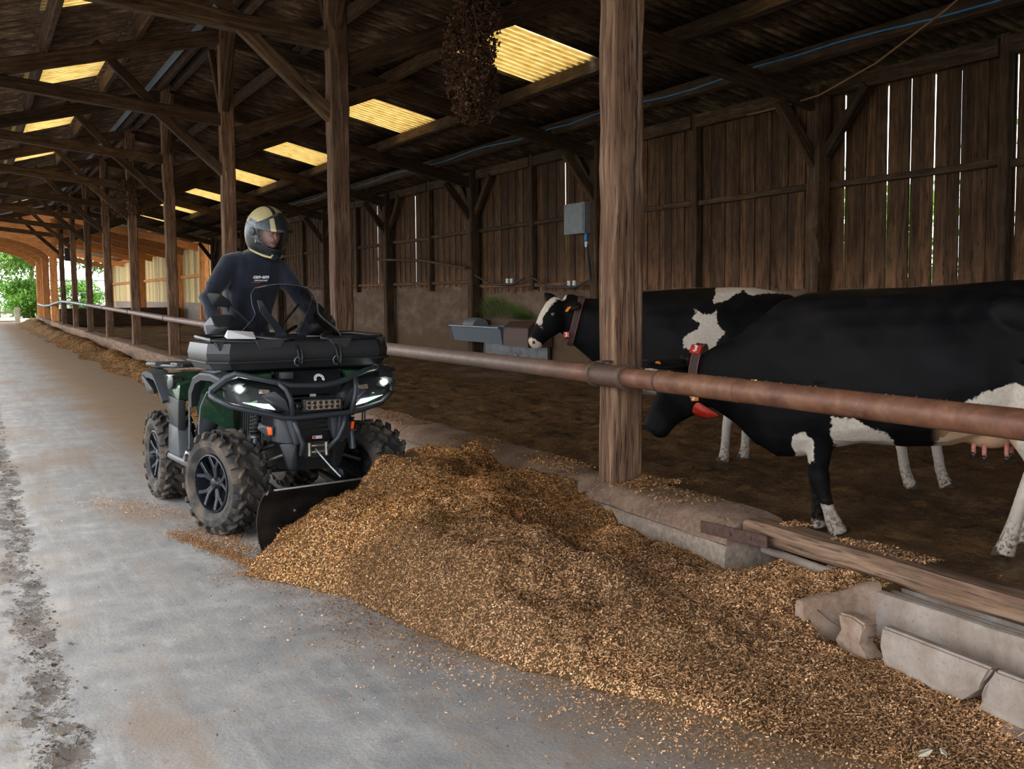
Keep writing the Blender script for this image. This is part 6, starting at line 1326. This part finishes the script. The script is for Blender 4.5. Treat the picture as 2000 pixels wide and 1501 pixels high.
# ================================================================== RIDER (frame of the quad bike)
Rr = thing('person', 'person in khaki and black helmet and navy jersey standing on the quad bike', 'person', (1.82, 8.05, 0), math.radians(4.6))
def rp_(name, g, mat, **kw): return g.build(name, M[mat], Rr, True, **kw)
SL_, SRR = V(-.155, .08, 1.745), V(.205, .08, 1.71); EL, ER = V(-.335, .02, 1.50), V(.365, .0, 1.47); WL, WR = V(-.33, -.14, 1.325), V(.395, -.14, 1.325); HP = V(.0, .30, 1.10); HC = V(.088, -.02, 1.985)
def skel(g, k=1.0, hands=True, legs=True, headr=True):
    g.loft([ell(c, u, (1, 0, 0), a * k, b * k, 20, 2.3) for c, u, a, b in [((.0, .31, 1.04), (0, 1, .1), .105, .155), ((.0, .29, 1.15), (0, 1, .15), .105, .155), ((-.01, .24, 1.30), (0, 1, .25), .108, .15), ((.0, .18, 1.45), (0, 1, .3), .118, .165), ((.015, .13, 1.60), (0, 1, .3), .122, .185), ((.03, .09, 1.72), (0, 1, .3), .105, .20), ((.04, .07, 1.79), (0, 1, .2), .08, .155), ((.05, .06, 1.84), (0, 1, .2), .07, .09)]])
    for S, E_, W in ((SL_, EL, WL), (SRR, ER, WR)): g.tube([V(.03, .09, 1.76).lerp(S, .55), S, S.lerp(E_, .5), E_, E_.lerp(W, .5), W], [.085 * k, .074 * k, .066 * k, .056 * k, .048 * k, .036 * k], 16)
# continuous body
g = G(); skel(g, .88); g.tube([(.045, .07, 1.78), (.07, .03, 1.86), (.085, .0, 1.93)], [.062, .058, .058], 14)
for s, hip, knee, ank in ((-1, V(-.09, .30, 1.05), V(-.27, .05, .78), V(-.36, .20, .50)), (1, V(.10, .30, 1.05), V(.33, .05, .78), V(.42, .20, .50))):
    g.tube([hip, hip.lerp(knee, .5), knee, knee.lerp(ank, .5), ank], [.085, .075, .055, .052, .038], 14)
g.sphere((.088, -.015, 1.985), (.078, .098, .118), 18)
hw_ = []
def hand(g, W, s):
    base = W; d = V(.0, -.055, -.012); palm = W + d; g.tube([W, palm, palm + V(0, -.02, 0)], [.030, .036, .026], 12, True, 0, .6)
    for i in range(4):
        x = palm.x + (i - 1.5) * .021; L0 = (.026, .03, .028, .022)[i]; z0 = 1.312
        g.tube([(x, palm.y + .005, palm.z + .012), (x, -.222, z0 + .014), (x, -.236 , z0 - .006), (x, -.222, z0 - .026), (x, -.200, z0 - .032)], [.0105, .0105, .0098, .009, .0075], 10)
    g.tube([(W.x - s * .028, W.y - .03, W.z - .01), (W.x - s * .046, -.19, 1.292), (W.x - s * .030, -.212, 1.275)], [.013, .0115, .009], 10)
g.build('tmp', M['skin']); 
body = bpy.data.objects['tmp']; body.name = 'body'; body.parent = Rr
hg = G(); hand(hg, WL, -1); hand(hg, WR, 1)
# hands joined into the body mesh before the surface is grown
bm = bmesh.new(); bm.from_mesh(body.data); tm = hg.mesh('h', M['skin']); bm.from_mesh(tm); bm.to_mesh(body.data); bm.free()
remesh(body, .0075, 3, .5); body.data.name = 'body'
# gloves
g = G()
for W in (WL, WR): g.tube([W + V(0, .03, .0), W, W + V(0, -.04, -.01)], [.040, .041, .042], 12, True, 0, .8)
rp_('gloves', g, 'glove')
# jersey with folds
g = G(); skel(g, 1.07); g.tube([(.045, .075, 1.80), (.06, .055, 1.842)], [.092, .072], 16); j = rp_('jersey', g, 'jersey'); j.parent = Rr; me = remesh(j, .0085, 6, .6)
n = len(me.vertices); co = np.zeros(n * 3); me.vertices.foreach_get('co', co); co = co.reshape(-1, 3); X, Y, Z = co.T; no = np.zeros(n * 3); me.vertices.foreach_get('normal', no); no = no.reshape(-1, 3)
tor = (np.abs(X - .03) < .19); fold = .011 * np.sin(X * 42 + Z * 5 + 1.5 * np.sin(Z * 7)) * tor * np.clip((1.72 - Z) * 3, 0, 1) + .006 * np.sin(Z * 46 + X * 14) * (~tor) * (Z < 1.62) + .006 * fbm(X * 9, Z * 9, 3)
drape = .018 * np.exp(-((Z - 1.22) / .07) ** 2) * tor
me.vertices.foreach_set('co', (co + no * (fold + drape)[:, None]).ravel()); me.update()
# trousers, boots
g = G()
for s, hip, knee, ank in ((-1, V(-.09, .30, 1.07), V(-.27, .05, .78), V(-.36, .20, .50)), (1, V(.10, .30, 1.07), V(.33, .05, .78), V(.42, .20, .50))):
    g.tube([hip, hip.lerp(knee, .5), knee, knee.lerp(ank, .5), ank], [.115, .098, .076, .07, .062], 14)
g.sphere((.0, .30, 1.06), (.17, .13, .12), 14); t_ = rp_('trousers', g, 'trousers'); remesh(t_, .014, 4, .5)
for s, a in ((-1, V(-.36, .20, .48)), (1, V(.42, .20, .48))):
    g = G(); g.hull([a + V(x, y, z) for x, y, z in ((-.045, .07, -.08), (.045, .07, -.08), (-.05, -.18, -.085), (.05, -.18, -.085), (-.04, -.18, -.04), (.04, -.18, -.04), (-.05, .06, .06), (.05, .06, .06), (-.045, -.06, .06), (.045, -.06, .06))], .02); rp_('boot', g, 'black_rubber')
# print on the chest (faces the camera, slightly to the right)
Cc = V(.055, .0, 1.595)
def surf_y(x, z):
    ok_, p, nn, i_ = j.ray_cast(V(x, -1, z), V(0, 1, 0)); return p.y if ok_ else .0
def chest(s, x, z, size, mat, name, **kw): return text(j, s, (x, min(surf_y(x - .04, z), surf_y(x + .04, z), surf_y(x, z)) - .004, z), size, (-.02, -1, .18), (0, .18, 1), mat, name, **kw)
chest('can-am', .035, 1.655, .038, M['white'], 'lettering', shear=.35, bold=.0012, ext=.0012, sx=1.05)
chest('OFF-ROAD', .035, 1.628, .0145, M['white'], 'lettering_small', shear=.3, bold=.0004, sx=1.35)
yb = min(surf_y(-.02, 1.612), surf_y(.03, 1.612)) - .003
g = G(); g.box((.0, yb, 1.615), (.065, .002, .004)); g.build('red_line', M['red'], j)

# helmet: own frame (x right, -y forward, z up), then turned and tipped down
H = bpy.data.objects.new('helmet', None); 
def hpt(az, el, k=1.0):
    a, e = math.radians(az), math.radians(el); ce, se = math.cos(e), math.sin(e); x = .143 * ce * math.sin(a); y = -.165 * ce * math.cos(a); z = (.172 if el > 0 else .205) * se
    f = max(0, math.cos(a)); lo = max(0, -se)
    y -= .055 * f ** 1.5 * lo ** .7 * 1.3; x *= 1 - .10 * lo * (1 - f * .3); y += .02 * (1 - f) * lo
    return V(x * k, y * k, z * k)
def hmat(az, el):
    p = hpt(az, el); ax = abs(p.x)
    if el < -44: return 0 if el > -52 else 1
    if el < 12: return 2 if (abs(az) > 60 and el > -12) else 1
    if abs(p.x + .035 - .25 * (p.z - .12)) < .013 and p.y < .08: return 1
    if abs(p.x - .078 + .1 * (p.z - .1)) < .014: return 1
    if abs(az) > 75 and abs(az) < 110 and el < 26: return 3
    return 0
AZ = list(range(-180, 180, 3)); EL_ = list(np.arange(-60, 88, 2.5)) + [88]
vs = []; fs = []; ms = []
for e in EL_:
    for a in AZ: vs.append(hpt(a, e))
na = len(AZ)
for i in range(len(EL_) - 1):
    for k in range(na):
        a, e = AZ[k] + 1.5, EL_[i] + 1.25
        a2 = a if a <= 180 else a - 360; top_ = 30; lim = 66 - max(0, -e - 6) * .9
        if abs(a2) < lim and -23 < e < top_: continue
        fs.append((i * na + k, i * na + (k + 1) % na, (i + 1) * na + (k + 1) % na, (i + 1) * na + k)); ms.append(hmat(a2, e))
fs.append(tuple((len(EL_) - 1) * na + k for k in range(na))); ms.append(0)
g = G(); g.add(vs, fs); g.m = ms
Hm = g.mesh('helmet', [M['khaki'], M['helmet_black'], M['helmet_grey'], M['trim_sheen']], True, 50)
H = link('helmet', Hm, Rr, label='matt khaki and black helmet with raised dark peak'); md = H.modifiers.new('s', 'SOLIDIFY'); md.thickness = .012; md.offset = -1
H.location = HC; H.rotation_euler = (math.radians(17), math.radians(2), math.radians(20)); H.rotation_mode = 'XYZ'
Rm = Matrix.Rotation(math.radians(20), 3, 'Z') @ Matrix.Rotation(math.radians(21), 3, 'X'); H.rotation_euler = Rm.to_euler()
# liner
g = G(); g.sphere((0, .01, .0), (.118, .13, .15), 20); lin = g.mesh('liner', M['helmet_liner'], True)
# keep only the back of the liner so that the face shows
bm = bmesh.new(); bm.from_mesh(lin); bmesh.ops.delete(bm, geom=[f for f in bm.faces if f.calc_center_median().y < -.06], context='FACES'); bm.to_mesh(lin); bm.free(); link('liner', lin, H)
# opening rim
def arc(pts, r, mat, name, flat=1.0): g = G(); g.tube([hpt(a, e, k) for a, e, k in pts], r, 8, True, 0, flat); return g.build(name, M[mat], H, True)
arc([(-66, 28, 1.0), (-68, 5, 1.0), (-62, -9, 1.0), (-52, -19, 1.0), (-42, -24, 1.0), (-20, -25, 1.02), (0, -25, 1.03), (20, -25, 1.02), (42, -24, 1.0), (52, -19, 1.0), (62, -9, 1.0), (68, 5, 1.0), (66, 28, 1.0)], .009, 'helmet_black', 'opening_rim')
arc([(-100, -50, 1.0), (-70, -50, 1.0), (-45, -51, 1.0), (-24, -46, 1.03), (-22, -36, 1.04)], .007, 'khaki', 'lower_trim'); arc([(100, -50, 1.0), (70, -50, 1.0), (45, -51, 1.0), (24, -46, 1.03), (22, -36, 1.04)], .007, 'khaki', 'lower_trim')
g = G(); g.hull([hpt(a, e, k) for a, e, k in ((-30, -27, 1.03), (30, -27, 1.03), (-18, -54, 1.04), (18, -54, 1.04), (0, -36, 1.12), (-10, -50, 1.08), (10, -50, 1.08), (0, -40, .95))], .006); g.build('chin_vent', M['helmet_black'], H, True, 40)
for s in (-1, 1):
    g = G(); p = hpt(s * 82, -2, 1.0); g.lathe([(.030, 0), (.030, .008), (.020, .012), (.006, .012)], p, (s, -.15, 0), 18); g.build('visor_pivot', M['helmet_black'], H, True, 40)
# peak
rows_ = []; AZP = np.linspace(-78, 78, 79)
for v_ in np.linspace(0, 1, 7):
    r_ = []
    for a in AZP:
        c = math.cos(math.radians(a)); e0 = 14 + 42 * c ** 1.4; e1 = 4 + 16 * c; el = e0 + (e1 - e0) * v_; k = 1.035 + v_ * (.015 + .36 * c ** 2); p = hpt(a, el, 1.035); p = p + V(0, -.075, -.004) * v_ * max(0, c) ** 1.2 + V(0, 0, .012) * (1 - v_) * c
        r_.append(p)
    rows_.append(r_)
g = G(); g.loft(rows_, False, 0, None, False); g.m = []
for i in range(6):
    for k in range(78):
        a = AZP[k] + 1; g.m.append(1 if abs(a) > 44 else (2 if (31 < abs(a) < 44 and i > 0) else 0))
o = link('peak', g.mesh('peak', [M['helmet_black'], M['helmet_grey'], M['khaki']], True, 60), H, label='dark sun peak'); md = o.modifiers.new('s', 'SOLIDIFY'); md.thickness = .006
# clear visor
vs = []; EV = np.linspace(-22, 22, 9); AV = np.linspace(-70, 70, 21)
g = G(); g.loft([[hpt(a, e, 1.03) for a in AV] for e in EV], False, 0, None, False); o = link('visor', g.mesh('visor', M['clear'], True), H, label='clear visor'); md = o.modifiers.new('s', 'SOLIDIFY'); md.thickness = .003
# face details, attached to the body's head (helmet frame)
def hf(name, g, mat, par=H): return g.build(name, M[mat], par, True)
g = G(); g.loft([ell(c, (0, 0, 1), (1, 0, 0), a, b, 18, 2.2) for c, a, b in [((0, -.02, -.0), .115, .078), ((0, -.06, -.005), .105, .074), ((0, -.09, -.015), .088, .06), ((0, -.103, -.02), .06, .036)]]); face = g.mesh('face', M['skin'])
fo = link('face', face, H); 
g2 = G(); g2.hull([(-.009, -.10, .02), (.009, -.10, .02), (-.017, -.118, -.028), (.017, -.118, -.028), (0, -.134, -.024), (0, -.12, .0), (0, -.112, -.036)], .004)
g2.sphere((0, -.102, -.078), (.028, .018, .018), 12); g2.sphere((-.042, -.083, -.02), (.02, .016, .016), 10); g2.sphere((.042, -.083, -.02), (.02, .016, .016), 10)
g2.tube([(-.052, -.088, .026), (-.03, -.102, .030), (0, -.104, .024), (.03, -.102, .030), (.052, -.088, .026)], .009, 8)
bm = bmesh.new(); bm.from_mesh(face); tm = g2.mesh('n', M['skin']); bm.from_mesh(tm); bm.to_mesh(face); bm.free(); remesh(fo, .004, 3, .5)
for s in (-1, 1):
    g = G(); g.sphere((s * .031, -.094, .008), (.0125, .010, .0095), 12); hf('eye', g, 'eye_white'); g = G(); g.sphere((s * .029, -.1025, .004), (.0052, .003, .0052), 10); hf('iris', g, 'eye_dark')
    g = G(); g.tube([(s * .052, -.094, .026), (s * .034, -.107, .034), (s * .014, -.109, .029)], [.003, .005, .004], 6); hf('eyebrow', g, 'brow')
    g = G(); g.tube([(s * .047, -.094, .017), (s * .031, -.1055, .0195), (s * .016, -.104, .013)], .0035, 6); hf('eyelid', g, 'skin')
g = G(); g.tube([(-.024, -.106, -.058), (-.008, -.115, -.055), (.008, -.115, -.055), (.024, -.106, -.058)], [.003, .005, .005, .003], 8); g.tube([(-.02, -.107, -.064), (0, -.115, -.066), (.02, -.107, -.064)], [.003, .005, .003], 8); hf('lips', g, 'lips')
# text curves become meshes so that every letter block is a real object
dg = bpy.context.evaluated_depsgraph_get(); dg.update()
for o in [o for o in COL.objects if o.type == 'FONT']:
    me = bpy.data.meshes.new_from_object(o.evaluated_get(dg)); me.name = o.name; n_ = o.name
    q = bpy.data.objects.new('x', me); COL.objects.link(q); q.parent = o.parent; q.matrix_local = o.matrix_local.copy()
    if 'label' in o: q['label'] = o['label']
    bpy.data.objects.remove(o); q.name = n_
